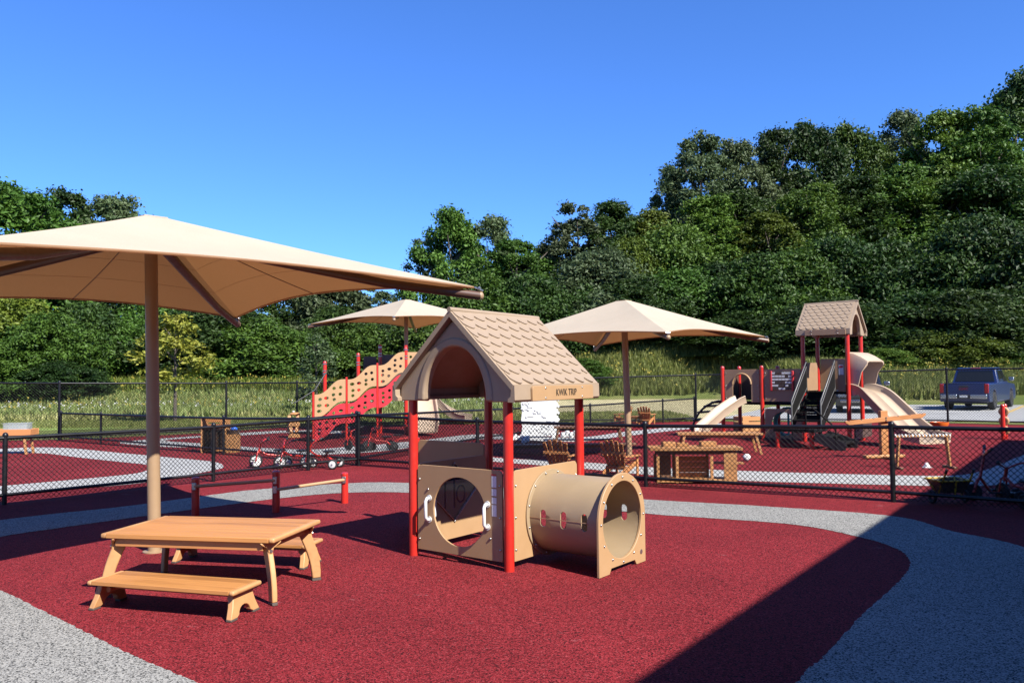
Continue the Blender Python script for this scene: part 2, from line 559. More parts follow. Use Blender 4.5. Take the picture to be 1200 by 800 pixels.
M['pale_bark'] = pm('pale_bark', (0.26, 0.23, 0.20), 0.9, 0.2, 5)
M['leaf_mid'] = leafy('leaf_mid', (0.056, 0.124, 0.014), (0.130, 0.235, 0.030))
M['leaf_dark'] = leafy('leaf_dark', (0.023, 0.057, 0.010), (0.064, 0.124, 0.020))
M['leaf_lime'] = leafy('leaf_lime', (0.09, 0.145, 0.014), (0.19, 0.25, 0.028), 0.25)
M['leaf_grey'] = leafy('leaf_grey', (0.070, 0.112, 0.038), (0.145, 0.19, 0.080), 0.22)
M['leaf_gold'] = leafy('leaf_gold', (0.22, 0.27, 0.03), (0.40, 0.40, 0.06), 0.1)
M['grass_green'] = leafy('grass_green', (0.17, 0.23, 0.045), (0.32, 0.34, 0.11), 0.1)
M['grass_dry'] = leafy('grass_dry', (0.34, 0.38, 0.11), (0.50, 0.51, 0.20), 0.1)
M['weeds'] = leafy('weeds', (0.13, 0.20, 0.025), (0.24, 0.28, 0.045), 0.1)
M['flower_gold'] = pm('flower_gold', (0.46, 0.37, 0.05), 0.8, 0.2)
M['flower_white'] = pm('flower_white', (0.75, 0.75, 0.70), 0.8, 0.1)

# ================================================================== THE SETTING
def smooth(a, b, x):
    t = max(0.0, min(1.0, (x - a) / (b - a)))
    return t * t * (3 - 2 * t)

def ground_z(x, y):
    if y < 30 and abs(x) < 60:
        return -0.02
    fx = smooth(14, 20, x)                       # right: flat for the parking lot, then the wooded hill
    y0 = 57 * (1 - fx) + 44 * fx
    if x < -6:
        y0 = 57 - 12 * smooth(-6, -16, x)
    t = max(0.0, y - y0)
    wr = smooth(-14, 34, x)
    z = -0.02 + 1.1 * smooth(0, 14, t) + 1.6 * smooth(0, 8, t) * smooth(-4, 5, x) * (1 - 0.4 * fx)
    up = max(0.0, y - 58)
    z += wr * (0.23 * min(up, 52) + 1.5 * smooth(40, 75, up)) * (1 - 0.75 * smooth(85, 260, up))
    z += 0.02 * min(t, 60) * (1 - wr) * (1 - smooth(60, 250, t))
    z += 0.10 * math.sin(x * 0.31 + 1.3) * math.sin(y * 0.23) * smooth(0, 6, t)
    return z

def axis(lo, hi, fine_lo, fine_hi, step, big):
    out = []
    x = lo
    while x < hi:
        out.append(x)
        x += step if fine_lo <= x < fine_hi else big
    out.append(hi)
    return out

gx = [-600, -400, -250, -160, -110, -85] + [-66 + 3 * i for i in range(54)] + [110, 135, 170, 230, 320, 500, 700]
gy = [-200, -120, -60, -20, 10, 25] + [29 + 2 * i for i in range(50)] + [135, 150, 170, 200, 250, 330, 450, 650, 900]
gv = [(x, y, ground_z(x, y)) for y in gy for x in gx]
gf = []
for j in range(len(gy) - 1):
    for i in range(len(gx) - 1):
        a = j * len(gx) + i
        gf.append((a, a + 1, a + 1 + len(gx), a + len(gx)))
tag(MB().add(gv, gf).build('ground', M['meadow'], smooth=180), kind='structure')

def sheet(name, pts, z, mat, thick=0.0):
    mb = MB()
    pts2 = [(p[0], p[1]) for p in pts]
    if thick:
        mb.plate(pts2, (), thick, lambda u, v, w: (u, v, z - thick / 2 + w))
    else:
        vs, _, fs, _, _, _ = delaunay_2d_cdt([Vector(p) for p in pts2], [(i, (i + 1) % len(pts2)) for i in range(len(pts2))], [], 0, 1e-6)
        keep = []
        for f in fs:
            c = sum((vs[i] for i in f), Vector((0, 0))) / 3
            if inside(c, pts2):
                a = (vs[f[1]] - vs[f[0]]).cross(vs[f[2]] - vs[f[0]])
                keep.append(tuple(f) if a > 0 else tuple(reversed(f)))
        mb.add([(v.x, v.y, z) for v in vs], keep)
    return tag(mb.build(name, mat), kind='structure')

def spline(pts, n=6):                 # Catmull-Rom through pixel points
    out = []
    for i in range(len(pts) - 1):
        p0 = pts[max(i - 1, 0)]; p1 = pts[i]; p2 = pts[i + 1]; p3 = pts[min(i + 2, len(pts) - 1)]
        for k in range(n):
            t = k / n
            out.append(tuple(0.5 * (2 * b + (c - a) * t + (2 * a - 5 * b + 4 * c - d) * t * t + (3 * b - a - 3 * c + d) * t ** 3)
                             for a, b, c, d in zip(p0, p1, p2, p3)))
    out.append(tuple(pts[-1]))
    return out

jig = random.Random(21)
def gpts(px, z=0.0, n=6, rough=0.0):      # rough: the ragged edge where two pours of granules meet
    return [g(x, y, z).xy + Vector((jig.uniform(-rough, rough), jig.uniform(-rough, rough))) for x, y in spline(px, n)]

# play surface of poured red rubber, out to the tall fence
T_LINE = [g(0, 517), g(69, 516), g(200, 510), g(351, 500), g(816, 494), g(1111, 496), g(1240, 499)]
surf = [(-30, -14), (22, -14), (30, 20), (26, T_LINE[-1].y + 0.3)] + [(p.x, p.y + 0.35) for p in reversed(T_LINE)] + [(-30, 22.6)]
sheet('play_surface', surf, 0.0, M['red_rubber'])
# grey rubber path that loops round the red island
outer = gpts([(-160, 636), (0, 609.5), (140, 594), (224, 583), (300, 573.6), (402, 566.5), (470, 565.5), (600, 572), (756, 585), (900, 593.4), (1048, 605), (1117, 622.5), (1200, 641), (1330, 690), (1500, 800)], n=22, rough=0.009)
inner = gpts([(800, 1100), (870, 900), (933, 800), (967, 768), (1008, 722.5), (1050, 685), (1066, 664), (1062, 651), (1046, 641), (1006, 629), (925, 614), (756, 601.7), (600, 586), (480, 577.3), (402, 577.5), (327, 583.8), (233, 596), (140, 608.6), (60, 620), (0, 629), (-160, 660)], n=22, rough=0.009)
sheet('rubber_path', outer + [(6, 2.2), (4, -2)] + inner, 0.004, M['grey_rubber'])
corner = gpts([(-300, 560), (-120, 640), (0, 691.4), (82, 731.5), (152, 766), (231, 800), (340, 850), (500, 940)], n=36, rough=0.007)
sheet('rubber_path', corner + [(-1.5, 0.5), (-6, 0.5), (-12, 8)], 0.004, M['grey_rubber'])
# pale loops in the yards behind the low fences
hair_out = gpts([(-60, 530), (0, 526), (35, 524.3), (80, 525), (140, 530.5), (200, 536), (250, 541), (261.5, 546), (252, 550.5), (189, 562), (140, 568.5), (0, 580), (-60, 584)])
hair_in = gpts([(-60, 574), (0, 569.5), (140, 557), (171, 551.5), (176, 548), (171, 544.3), (140, 541), (90, 535.6), (50, 531), (0, 531.5), (-60, 536)])
sheet('rubber_path', hair_out + hair_in, 0.004, M['pale_rubber'])
far_loop_out = gpts([(480, 519), (400, 505), (335, 504.5), (300, 506), (235, 510.5), (160, 516), (142, 519.5), (193, 523.5), (235, 524.5), (300, 529.5), (360, 533), (430, 530), (470, 526), (492, 522.5), (567, 514.5), (672, 517.5), (731, 511), (803, 503), (850, 499)])
far_loop_in = gpts([(850, 495.5), (803, 498.8), (731, 506), (672, 512.5), (567, 508.5), (492, 516), (440, 521), (400, 524), (360, 526.5), (300, 524.2), (235, 519.3), (193, 516), (235, 512.5), (300, 509), (335, 507), (400, 508.5), (480, 524)])
sheet('rubber_path', far_loop_out[6:] + far_loop_in[:-6], 0.004, M['pale_rubber'])
right_out = gpts([(560, 534), (600, 537.5), (684, 541.5), (756, 547), (867, 551.5), (960, 554.5), (1060, 557), (1120, 557), (1150, 552), (1175, 543), (1200, 533), (1260, 515)])
right_in = gpts([(1290, 522), (1240, 540), (1210, 560), (1180, 567.5), (1120, 569.5), (1060, 568.5), (960, 566), (867, 563), (756, 556), (684, 549), (600, 542.5), (560, 539)])
sheet('rubber_path', right_out + right_in, 0.004, M['pale_rubber'])

# beyond the tall fence
sheet('parking_lot', [g(842, 490).xy, g(930, 492.2).xy, g(1060, 493.2).xy, (60, 22), (80, 34), (60, 43.6), g(1200, 474).xy, g(1000, 473.5).xy, g(905, 476).xy], -0.012, M['asphalt'])
for a, b in (((1182, 482.5), (1206, 472.5)), ((1262, 484), (1290, 473))):
    p, q = g(*a).xy, g(*b).xy
    d = (q - p).normalized(); nn = Vector((-d.y, d.x)) * 0.07
    sheet('parking_line', [p + nn, p - nn, q - nn, q + nn], -0.007, M['line_yellow'])
sheet('hay_field', gpts([(560, 489), (640, 487), (740, 488), (836, 489), (890, 479), (880, 470.5), (800, 465.5), (740, 465.8), (640, 467), (560, 470)], n=3), -0.014, M['hay'])
sheet('mown_grass', gpts([(-200, 514), (0, 505), (120, 502), (200, 497), (330, 488), (560, 484), (560, 478), (330, 476), (200, 480), (0, 486), (-200, 494)], n=3), -0.014, M['lawn'])

# ------------------------------------------------------------------ the building whose shade falls over the right corner
H_EAVE = 4.6
off = Vector((TO_SUN.x, TO_SUN.y)) / TO_SUN.z * H_EAVE
A0 = g(735, 800).xy; A1 = g(1175.5, 515).xy
d01 = (A1 - A0).normalized()
E1 = A1 + off
E0 = E1 - d01 * 34.0
nr = Vector((d01.y, -d01.x))
bl = thing('building', (E1.x, E1.y, 0), math.atan2(d01.y, d01.x), 'long low building whose straight shade crosses the right corner of yard', 'building')
MB().box((-17, -6.6, 2.15), (33.0, 12.0, 4.3)).build('wall', M['brick'], bl)
MB().box((-17, -6.5, 4.45), (34.0, 13.0, 0.3)).build('roof', M['roofing'], bl, bevel=0.02)
for k in range(7):
    wf = MB().plate(rrect(-0.75, 1.0, 0.75, 2.6, 0.02, 1), [rrect(-0.66, 1.09, 0.66, 2.51, 0.01, 1)], 0.08, lambda u, v, w, k=k: (-2.5 - 4.6 * k + u, -0.58 + w, v)).build('window', M['white_plastic'], bl)
    MB().box((-2.5 - 4.6 * k, -0.595, 1.8), (1.36, 0.02, 1.46)).build('pane', M['car_glass'], wf)

# ------------------------------------------------------------------ fences
def chain_link(mb, p, q, z0, z1a, z1b, pitch, r):
    p = Vector((p[0], p[1])); q = Vector((q[0], q[1]))
    d = q - p; L = d.length; d.normalize(); nn = Vector((-d.y, d.x))
    H = max(z1a, z1b)
    for sgn in (1, -1):
        c = -H
        while c < L + H:
            # x = c + sgn * (z - z0); clip to the panel
            pts = []
            za, zb = z0, H
            xa, xb = c, c + sgn * (zb - za)
            t0, t1 = 0.0, 1.0
            dx = xb - xa
            for lim, s_ in ((0.0, 1), (L, -1)):
                den = dx * s_
                num = (lim - xa) * s_
                if den > 0: t0 = max(t0, num / den)
                elif den < 0: t1 = min(t1, num / den)
            if t1 > t0 + 1e-3:
                P = []
                for t in (t0, t1):
                    x = xa + dx * t
                    z = za + (zb - za) * t
                    top = z1a + (z1b - z1a) * min(1, max(0, x / L))
                    z = min(z, top)
                    xy = p + d * x + nn * (r * sgn)
                    P.append(Vector((xy.x, xy.y, z)))
                mb.tube(P, r, 3, cap=False)
            c += pitch

def fence(name, pts, hs, label, pitch=0.072, wire=0.0028, post_r=0.032, rail_r=0.026, bottom=0.13, group=None, extra_posts=()):
    # pts: post positions (x, y), hs: height at each post
    f = thing(name, (0, 0, 0), 0, label, 'fence', group)
    for i, (p, h) in enumerate(zip(pts, hs)):
        mb = MB().cyl((p[0], p[1], 0), (p[0], p[1], h + 0.01), post_r, 12)
        mb.lathe([(post_r * 1.15, h + 0.0), (post_r * 1.2, h + 0.02), (post_r * 0.8, h + 0.045), (0.004, h + 0.055)], (p[0], p[1], 0), 12)
        for zz in (0.2, h * 0.5, h - 0.12):
            mb.lathe([(post_r * 1.12, zz - 0.012), (post_r * 1.12, zz + 0.012)], (p[0], p[1], 0), 12)
        mb.build('post', M['black_vinyl'], f, smooth=40)
    link = MB()
    for i in range(len(pts) - 1):
        a, b = pts[i], pts[i + 1]
        MB().cyl((a[0], a[1], hs[i] - 0.025), (b[0], b[1], hs[i + 1] - 0.025), rail_r, 10).build('top_rail', M['black_vinyl'], f, smooth=40)
        if bottom:
            MB().cyl((a[0], a[1], bottom), (b[0], b[1], bottom), rail_r * 0.9, 10).build('bottom_rail', M['black_vinyl'], f, smooth=40)
        chain_link(link, a, b, 0.03, hs[i] - 0.02, hs[i + 1] - 0.02, pitch, wire)
    o = link.build('chain_link', M['link_vinyl'], f)
    o['kind'] = 'stuff'
    return f

def G(px, py): 
    p = g(px, py); return (p.x, p.y)
def top_h(px, top, base):
    p = g(px, base); return 1.7 + (at(px, top, p.y).z - 1.7)

LOWG = 'low black chain link fences between the play yards'
def lowfence(rows, label, **kw):
    pts = [G(x, b) for x, t, b in rows]
    hs = [top_h(x, t, b) for x, t, b in rows]
    return fence('chain_link_fence', pts, hs, label, group=LOWG, **kw)
lowfence([(-300, 528, 622), (5, 511, 591), (250, 498.5, 564), (361, 490, 551), (419.5, 485, 545.5)], 'low black chain link fence behind the wooden picnic table and umbrella pole', wire=0.0044)
lowfence([(420.5, 485, 545.7), (560, 492, 556), (757, 497, 570), (1047, 498, 588), (1330, 503, 610)], 'low black chain link fence in front of the chairs and play tower', wire=0.0044)
lowfence([(71, 483, 516.5), (118, 484.5, 520.6), (262, 488.8, 532.6), (361.5, 489, 541), (418, 484, 545)], 'low black chain link fence running past the left wooden play cupboard', wire=0.004, post_r=0.029)
lowfence([(420.5, 485.5, 544.5), (570, 479, 517.5), (692, 474, 501), (777, 468.5, 495.5), (814, 466, 493.6)], 'low black chain link fence running back from gate to the far tall fence', wire=0.004, post_r=0.029)
# tall fence round the far side
tl = [(-140, 447, 521), (69, 448, 516), (265, 448, 506), (348, 447.5, 500.5), (500, 446, 497.5), (640, 443.5, 495.8), (816, 438.5, 494), (960, 436, 494.6), (1111, 432, 496), (1250, 430, 499.5)]
fence('chain_link_fence', [G(x, b) for x, t, b in tl], [top_h(x, t, b) for x, t, b in tl],
      'tall black chain link fence along the far edge of the playground', pitch=0.085, wire=0.0042, post_r=0.034, bottom=0.10)

# ------------------------------------------------------------------ trees
def crown_mesh(name, seed, aspect, leaves, leaf=0.034, low=0.02, limbs=15, sprays=11, sigma=0.075, wide=1.0):
    # limbs fan out from the trunk, each ends in sprays of leaves; unit radius, unit height, aspect = height / radius
    rg = np.random.default_rng(seed)
    tips = []; size = []
    ph = rg.uniform(0, 6.28, 6)
    for i in range(limbs):
        a0 = i * 2.4 + rg.uniform(-0.5, 0.5)
        t0 = (i + 0.5) / limbs
        for k in range(sprays):
            t = np.clip(t0 + rg.normal(0, 0.10), 0.0, 1.0)
            a = a0 + rg.normal(0, 0.42)
            env = (math.sin(PI * min(1.0, 0.16 + 0.84 * t) ** 0.85) ** 0.6) * 0.92 if t < 0.97 else 0.25
            env *= 1 + 0.16 * math.sin(2 * a + ph[0]) + 0.10 * math.sin(3 * a + 7 * t + ph[1]) + 0.10 * math.sin(11 * t + ph[2])
            rr = env * wide * (rg.uniform(0.35, 1.0) ** 0.55)
            z = low + (1 - low) * (0.04 + 0.92 * t) + rg.normal(0, 0.012)
            tips.append((rr * math.cos(a), rr * math.sin(a), z))
            size.append(sigma * rg.uniform(0.55, 1.5))
    tips = np.array(tips); size = np.array(size)
    w = size ** 1.6
    pick = rg.choice(len(tips), leaves, p=w / w.sum())
    sz = size[pick][:, None]
    d = rg.normal(size=(leaves, 3))
    flat = np.array([1.0, 1.0, 0.62 / aspect])
    # spray droops a little away from its limb
    pos = tips[pick] + d * sz * flat
    r_out = np.linalg.norm(d[:, :2], axis=1)
    pos[:, 2] -= 0.25 * (sz[:, 0] * r_out ** 2 * 0.35) / aspect
    pos[:, 2] = np.maximum(pos[:, 2], 0.0)
    nrm = rg.normal(size=(leaves, 3)) * 0.8 + d * 0.25 + np.array([0, 0, 0.75])
    nrm /= np.linalg.norm(nrm, axis=1)[:, None]
    t = np.cross(nrm, rg.normal(size=(leaves, 3))); t /= np.linalg.norm(t, axis=1)[:, None]
    b = np.cross(nrm, t)
    s = leaf * (0.5 + 0.9 * rg.random(leaves))[:, None]
    zs = np.array([1, 1, 1.0 / aspect])
    v = np.empty((leaves, 4, 3))
    v[:, 0] = pos - t * s * zs
    v[:, 1] = pos + (b * s * 0.55 + nrm * s * 0.12) * zs
    v[:, 2] = pos + t * s * 1.05 * zs
    v[:, 3] = pos - (b * s * 0.55 - nrm * s * 0.12) * zs
    me = bpy.data.meshes.new(name)
    me.from_pydata(v.reshape(-1, 3).tolist(), [], (np.arange(leaves * 4).reshape(-1, 4)).tolist())
    me.update()
    return me

def trunk_mesh(seed, low):
    rg = random.Random(seed)
    mb = MB()
    top = Vector((rg.uniform(-0.05, 0.05), rg.uniform(-0.05, 0.05), 0.86))
    pts = [Vector((0, 0, -0.06)), Vector((0.01, 0, 0.12)), Vector((rg.uniform(-0.04, 0.04), rg.uniform(-0.04, 0.04), 0.45)), top]
    mb.tube(pts, [0.062, 0.05, 0.034, 0.006], 8)
    for k in range(9):
        a = k * 2.4 + rg.uniform(-0.4, 0.4)
        z = 0.20 + 0.06 * k
        r = rg.uniform(0.45, 0.7) * (1 - 0.3 * z)
        p0 = Vector((0, 0, z))
        p1 = Vector((math.cos(a) * r * 0.5, math.sin(a) * r * 0.5, z + 0.09))
        p2 = Vector((math.cos(a) * r, math.sin(a) * r, z + 0.21))
        mb.tube([p0, p1, p2], [0.022, 0.014, 0.003], 5)
    return mb

CROWNS = [crown_mesh('crown', 11, 3.0, 36000, leaf=0.030),
          crown_mesh('crown', 12, 2.6, 36000, leaf=0.030, sigma=0.085, limbs=13),
          crown_mesh('crown', 13, 3.0, 36000, leaf=0.029, sigma=0.065, limbs=18),
          crown_mesh('crown', 14, 2.6, 36000, leaf=0.030, sigma=0.08, sprays=13),
          crown_mesh('crown', 15, 3.0, 20000, leaf=0.031, sigma=0.060, limbs=14, sprays=9),
          crown_mesh('crown', 16, 3.2, 36000, leaf=0.030, sigma=0.072, limbs=17),
          crown_mesh('crown', 17, 4.0, 3000, leaf=0.07, low=0.33, limbs=9, sprays=6, sigma=0.13),
          crown_mesh('crown', 18, 5.0, 3000, leaf=0.07, low=0.20, limbs=10, sprays=6, sigma=0.13)]
TRUNK_PROTO = []
for k in range(3):
    me = trunk_mesh(40 + k, 0.1).mesh('trunk')
    me.materials.append(M['bark'])
    me.shade_smooth()
    TRUNK_PROTO.append(me)
_yt = MB().tube([(0, 0, -0.05), (0.01, 0, 0.3), (0, 0.01, 0.6), (0, 0, 0.9)], [0.055, 0.045, 0.03, 0.008], 8)
for _k in range(7):
    _a = _k * 2.4
    _z = 0.38 + 0.06 * _k
    _yt.tube([(0, 0, _z), (0.35 * math.cos(_a), 0.35 * math.sin(_a), _z + 0.12)], [0.016, 0.003], 5)
YOUNG_TRUNK = _yt.mesh('trunk')
YOUNG_TRUNK.materials.append(M['bark'])
SQUAT = [crown_mesh('crown', 21, 1.5, 38000, sigma=0.085, leaf=0.028),
         crown_mesh('crown', 22, 1.4, 38000, sigma=0.095, limbs=13, leaf=0.028),
         crown_mesh('crown', 23, 1.5, 40000, sigma=0.070, limbs=17, leaf=0.027)]
_crowns = {}
def crown_data(k, matname):
    me = SQUAT[k - 10] if k >= 10 else CROWNS[k]
    if not me.materials:
        me.materials.append(M['leaf_mid'])
    return me

tree_rng = random.Random(5)
TREE_LABELS = {}
def tree(px, top, y, r, k, matname, label, group, sink=0.0, name='broadleaf_tree'):
    if name == 'broadleaf_tree':
        top += tree_rng.uniform(-9, 9) if y < 90 else 0
        y += tree_rng.uniform(-2.5, 2.5)
    p = at(px, top, y)
    gz = ground_z(p.x, p.y) - sink
    h = p.z - gz
    if h < 2.1 * r and name != 'young_tree':
        k = 10 + k % 3
    h *= tree_rng.uniform(0.97, 1.03)
    t = thing(name, (p.x, p.y, gz), tree_rng.uniform(0, 6.28), label, 'tree', group)
    for nm, me in (('trunk', YOUNG_TRUNK if name == 'young_tree' else TRUNK_PROTO[tree_rng.randrange(3)]), ('crown', crown_data(k, matname))):
        o = bpy.data.objects.new(nm, me)
        col.objects.link(o); o.parent = t
        if nm == 'crown':                   # shared mesh, leaf colour on the object
            o.material_slots[0].link = 'OBJECT'
            o.material_slots[0].material = M[matname]
        s = r * tree_rng.uniform(1.08, 1.32)
        o.scale = (s, s * tree_rng.uniform(0.9, 1.1), h) if nm == 'crown' else (min(s, h * 0.5), min(s, h * 0.5), h)
    return t
# rows of trees: (photo x, photo height of the top, distance, crown radius, crown shape, leaf colour, what marks it)
GW = 'trees of the wood behind the meadow'
ADJ = {'leaf_mid': 'green', 'leaf_dark': 'dark green', 'leaf_lime': 'yellow-green', 'leaf_grey': 'grey-green'}
WOOD = [
    # left skyline
    (-330, 228, 66, 6.5, 2, 'leaf_dark', 'tall {c} tree well beyond the left edge of view'),
    (-240, 236, 68, 6.0, 0, 'leaf_mid', 'tall {c} tree, second beyond the left edge of view'),
    (-150, 222, 70, 6.0, 3, 'leaf_mid', 'tall {c} tree, first beyond the left edge of view'),
    (-60, 225, 70, 6.0, 0, 'leaf_mid', 'tall {c} tree at far left edge of the skyline'),
    (22, 219, 68, 5.2, 1, 'leaf_mid', 'tall {c} tree topping the skyline above the large umbrella\'s left side'),
    (80, 214, 70, 4.6, 2, 'leaf_dark', 'tall {c} tree, highest left of the large umbrella\'s peak'),
    (135, 227, 72, 4.2, 5, 'leaf_grey', 'tall {c} tree just left of the large umbrella\'s peak'),
    (185, 262, 76, 5.0, 0, 'leaf_dark', 'tall {c} tree hidden behind the large umbrella\'s peak'),
    (250, 300, 74, 5.0, 3, 'leaf_mid', 'tall {c} tree behind the large umbrella\'s right half'),
    (320, 315, 76, 5.0, 1, 'leaf_dark', 'tall {c} tree behind the large umbrella\'s right slope'),
    (385, 325, 74, 4.8, 2, 'leaf_grey', 'tall {c} tree above the left tip of the middle umbrella'),
    (432, 336, 78, 4.0, 4, 'leaf_grey', 'airy {c} tree beside the gap of sky above middle umbrella'),
    # left, standing low in front
    (-40, 330, 60, 5.0, 3, 'leaf_mid', 'bushy {c} tree at the left edge under the large umbrella'),
    (18, 352, 57, 4.2, 0, 'leaf_lime', 'bushy {c} tree under the large umbrella at far left'),
    (62, 362, 55, 3.4, 2, 'leaf_mid', 'low bushy {c} tree above the corner post of tall fence'),
    (100, 348, 60, 4.0, 1, 'leaf_dark', 'bushy {c} tree left of the large umbrella\'s pole'),
    (146, 372, 58, 3.6, 5, 'leaf_mid', 'drooping {c} tree directly left of the large umbrella\'s pole'),
    (196, 352, 62, 4.2, 3, 'leaf_mid', 'bushy {c} tree behind the pale young tree'),
    (248, 362, 61, 4.2, 0, 'leaf_dark', 'bushy {c} tree right of the large umbrella\'s pole'),
    (300, 372, 59, 4.2, 1, 'leaf_mid', 'bushy {c} tree above the tricycles, under large umbrella\'s edge'),
    (345, 382, 58, 4.2, 2, 'leaf_mid', 'round {c} tree left of the grey-green young tree'),
    (396, 366, 62, 3.8, 5, 'leaf_dark', 'bushy {c} tree right of the grey-green young tree'),
    (436, 386, 60, 3.6, 3, 'leaf_mid', 'bushy {c} tree above the wavy climbing wall'),
    (470, 372, 62, 3.8, 0, 'leaf_grey', 'bushy {c} tree behind the middle umbrella\'s pole'),
    (505, 366, 60, 4.0, 1, 'leaf_mid', 'bushy {c} tree behind the playhouse roof peak'),
    # centre skyline
    (497, 274, 82, 3.4, 4, 'leaf_grey', 'airy {c} tree, leftmost of the tall clump beyond playhouse roof'),
    (530, 254, 80, 4.4, 1, 'leaf_mid', 'tall {c} tree topping the clump beyond the playhouse roof'),
    (570, 262, 80, 4.4, 0, 'leaf_grey', 'tall {c} tree above the middle of playhouse roof'),
    (606, 282, 78, 4.2, 2, 'leaf_mid', 'tall {c} tree right of the clump beyond playhouse roof'),
    (560, 330, 66, 5.0, 3, 'leaf_mid', 'broad {c} tree right above the playhouse roof ridge'),
    (622, 330, 64, 4.6, 0, 'leaf_dark', 'broad {c} tree above the right end of playhouse roof'),
    (640, 292, 84, 4.0, 5, 'leaf_grey', 'tall {c} tree in the dip of the skyline'),
    # right hill skyline
    (676, 243, 80, 4.0, 4, 'leaf_grey', 'slender {c} tree rising at the foot of wooded hill'),
    (716, 237, 82, 4.2, 5, 'leaf_dark', 'tall {c} tree left of the right umbrella\'s peak on skyline'),
    (752, 246, 80, 4.4, 1, 'leaf_lime', 'tall {c} tree on the skyline above right umbrella\'s peak'),
    (782, 202, 92, 3.6, 4, 'leaf_grey', 'small airy {c} tree leaning from the pale crowns on skyline'),
    (818, 160, 92, 5.0, 2, 'leaf_grey', 'tall pale {c} tree, left of the pair on skyline'),
    (862, 164, 93, 4.4, 5, 'leaf_grey', 'tall pale {c} tree, right of the pair on skyline'),
    (906, 151, 94, 5.2, 0, 'leaf_dark', 'round {c} tree on the skyline above tower roof\'s left end'),
    (952, 146, 95, 5.0, 1, 'leaf_dark', 'round {c} tree on the skyline right above the tower roof'),
    (1000, 140, 97, 5.4, 3, 'leaf_mid', 'broad {c} tree on the skyline above the wavy slide'),
    (1058, 132, 102, 5.0, 5, 'leaf_grey', 'pale {c} tree peeping over the hill skyline'),
    (1100, 140, 92, 5.4, 0, 'leaf_mid', 'broad {c} tree on the skyline above the round shrub'),
    (1150, 133, 90, 5.6, 2, 'leaf_mid', 'broad {c} tree on the skyline left of the highest tree'),
    (1188, 96, 104, 5.6, 1, 'leaf_dark', 'highest {c} tree at the right edge of the skyline'),
    (1250, 110, 98, 6.5, 3, 'leaf_dark', 'tall {c} tree beyond the right edge of the hill'),
    # hill, middle rows
    (664, 318, 70, 4.4, 1, 'leaf_dark', '{c} tree low on the slope left of the right umbrella'),
    (704, 292, 73, 4.6, 0, 'leaf_grey', '{c} tree on the slope above right umbrella\'s left half'),
    (742, 282, 76, 4.6, 2, 'leaf_lime', '{c} tree on the slope just over right umbrella\'s peak'),
    (784, 272, 78, 5.0, 3, 'leaf_mid', '{c} tree below the small airy tree on the slope'),
    (826, 240, 82, 5.2, 0, 'leaf_mid', '{c} tree below the pale pair on the slope'),
    (872, 232, 84, 5.0, 1, 'leaf_dark', '{c} tree halfway up the slope between pale pair and tower'),
    (902, 252, 78, 4.8, 2, 'leaf_lime', 'bright {c} tree halfway up the slope left of tower roof'),
    (946, 222, 84, 5.4, 3, 'leaf_mid', '{c} tree halfway up the slope above tower roof'),
    (996, 216, 82, 5.4, 0, 'leaf_dark', '{c} tree halfway up the slope right of tower roof'),
    (1046, 206, 82, 5.6, 1, 'leaf_mid', '{c} tree halfway up the slope left of round shrub'),
    (1096, 212, 80, 5.6, 2, 'leaf_mid', '{c} tree halfway up the slope over round shrub'),
    (1146, 200, 80, 5.8, 3, 'leaf_dark', '{c} tree halfway up the slope over blue pickup'),
    (1200, 196, 78, 5.8, 0, 'leaf_mid', '{c} tree halfway up the slope at right edge'),
    # hill, front rows
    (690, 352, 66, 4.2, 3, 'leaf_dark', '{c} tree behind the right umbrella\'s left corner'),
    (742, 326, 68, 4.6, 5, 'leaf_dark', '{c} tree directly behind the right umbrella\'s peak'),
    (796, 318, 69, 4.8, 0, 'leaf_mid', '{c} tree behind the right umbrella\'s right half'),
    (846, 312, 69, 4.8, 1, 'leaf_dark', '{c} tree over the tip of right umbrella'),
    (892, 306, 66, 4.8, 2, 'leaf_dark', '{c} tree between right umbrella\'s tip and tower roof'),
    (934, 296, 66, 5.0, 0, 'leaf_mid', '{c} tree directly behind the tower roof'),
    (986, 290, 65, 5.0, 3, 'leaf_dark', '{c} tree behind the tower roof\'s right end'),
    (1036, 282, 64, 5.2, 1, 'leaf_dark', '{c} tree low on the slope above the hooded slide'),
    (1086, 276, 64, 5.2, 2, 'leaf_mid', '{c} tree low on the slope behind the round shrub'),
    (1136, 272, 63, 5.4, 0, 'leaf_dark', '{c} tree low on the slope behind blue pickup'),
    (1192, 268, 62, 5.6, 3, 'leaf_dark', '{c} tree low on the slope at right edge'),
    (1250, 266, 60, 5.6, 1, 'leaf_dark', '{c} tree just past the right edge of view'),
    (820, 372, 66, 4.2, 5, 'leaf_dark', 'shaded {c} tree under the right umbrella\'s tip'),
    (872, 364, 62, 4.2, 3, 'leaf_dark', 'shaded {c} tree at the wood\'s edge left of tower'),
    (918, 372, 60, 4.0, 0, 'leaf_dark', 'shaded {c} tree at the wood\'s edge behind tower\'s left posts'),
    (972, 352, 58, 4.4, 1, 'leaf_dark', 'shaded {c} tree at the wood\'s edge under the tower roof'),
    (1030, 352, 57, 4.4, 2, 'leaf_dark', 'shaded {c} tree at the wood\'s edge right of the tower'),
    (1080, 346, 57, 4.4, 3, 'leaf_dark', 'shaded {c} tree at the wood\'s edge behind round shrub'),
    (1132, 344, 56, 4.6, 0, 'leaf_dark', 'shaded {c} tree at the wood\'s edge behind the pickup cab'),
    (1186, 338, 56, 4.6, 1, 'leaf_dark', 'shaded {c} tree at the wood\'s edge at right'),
]
for px, top, y, r, k, mn, lab in WOOD:
    tree(px, top, y, r, k, mn, lab.format(c=ADJ[mn]), GW)
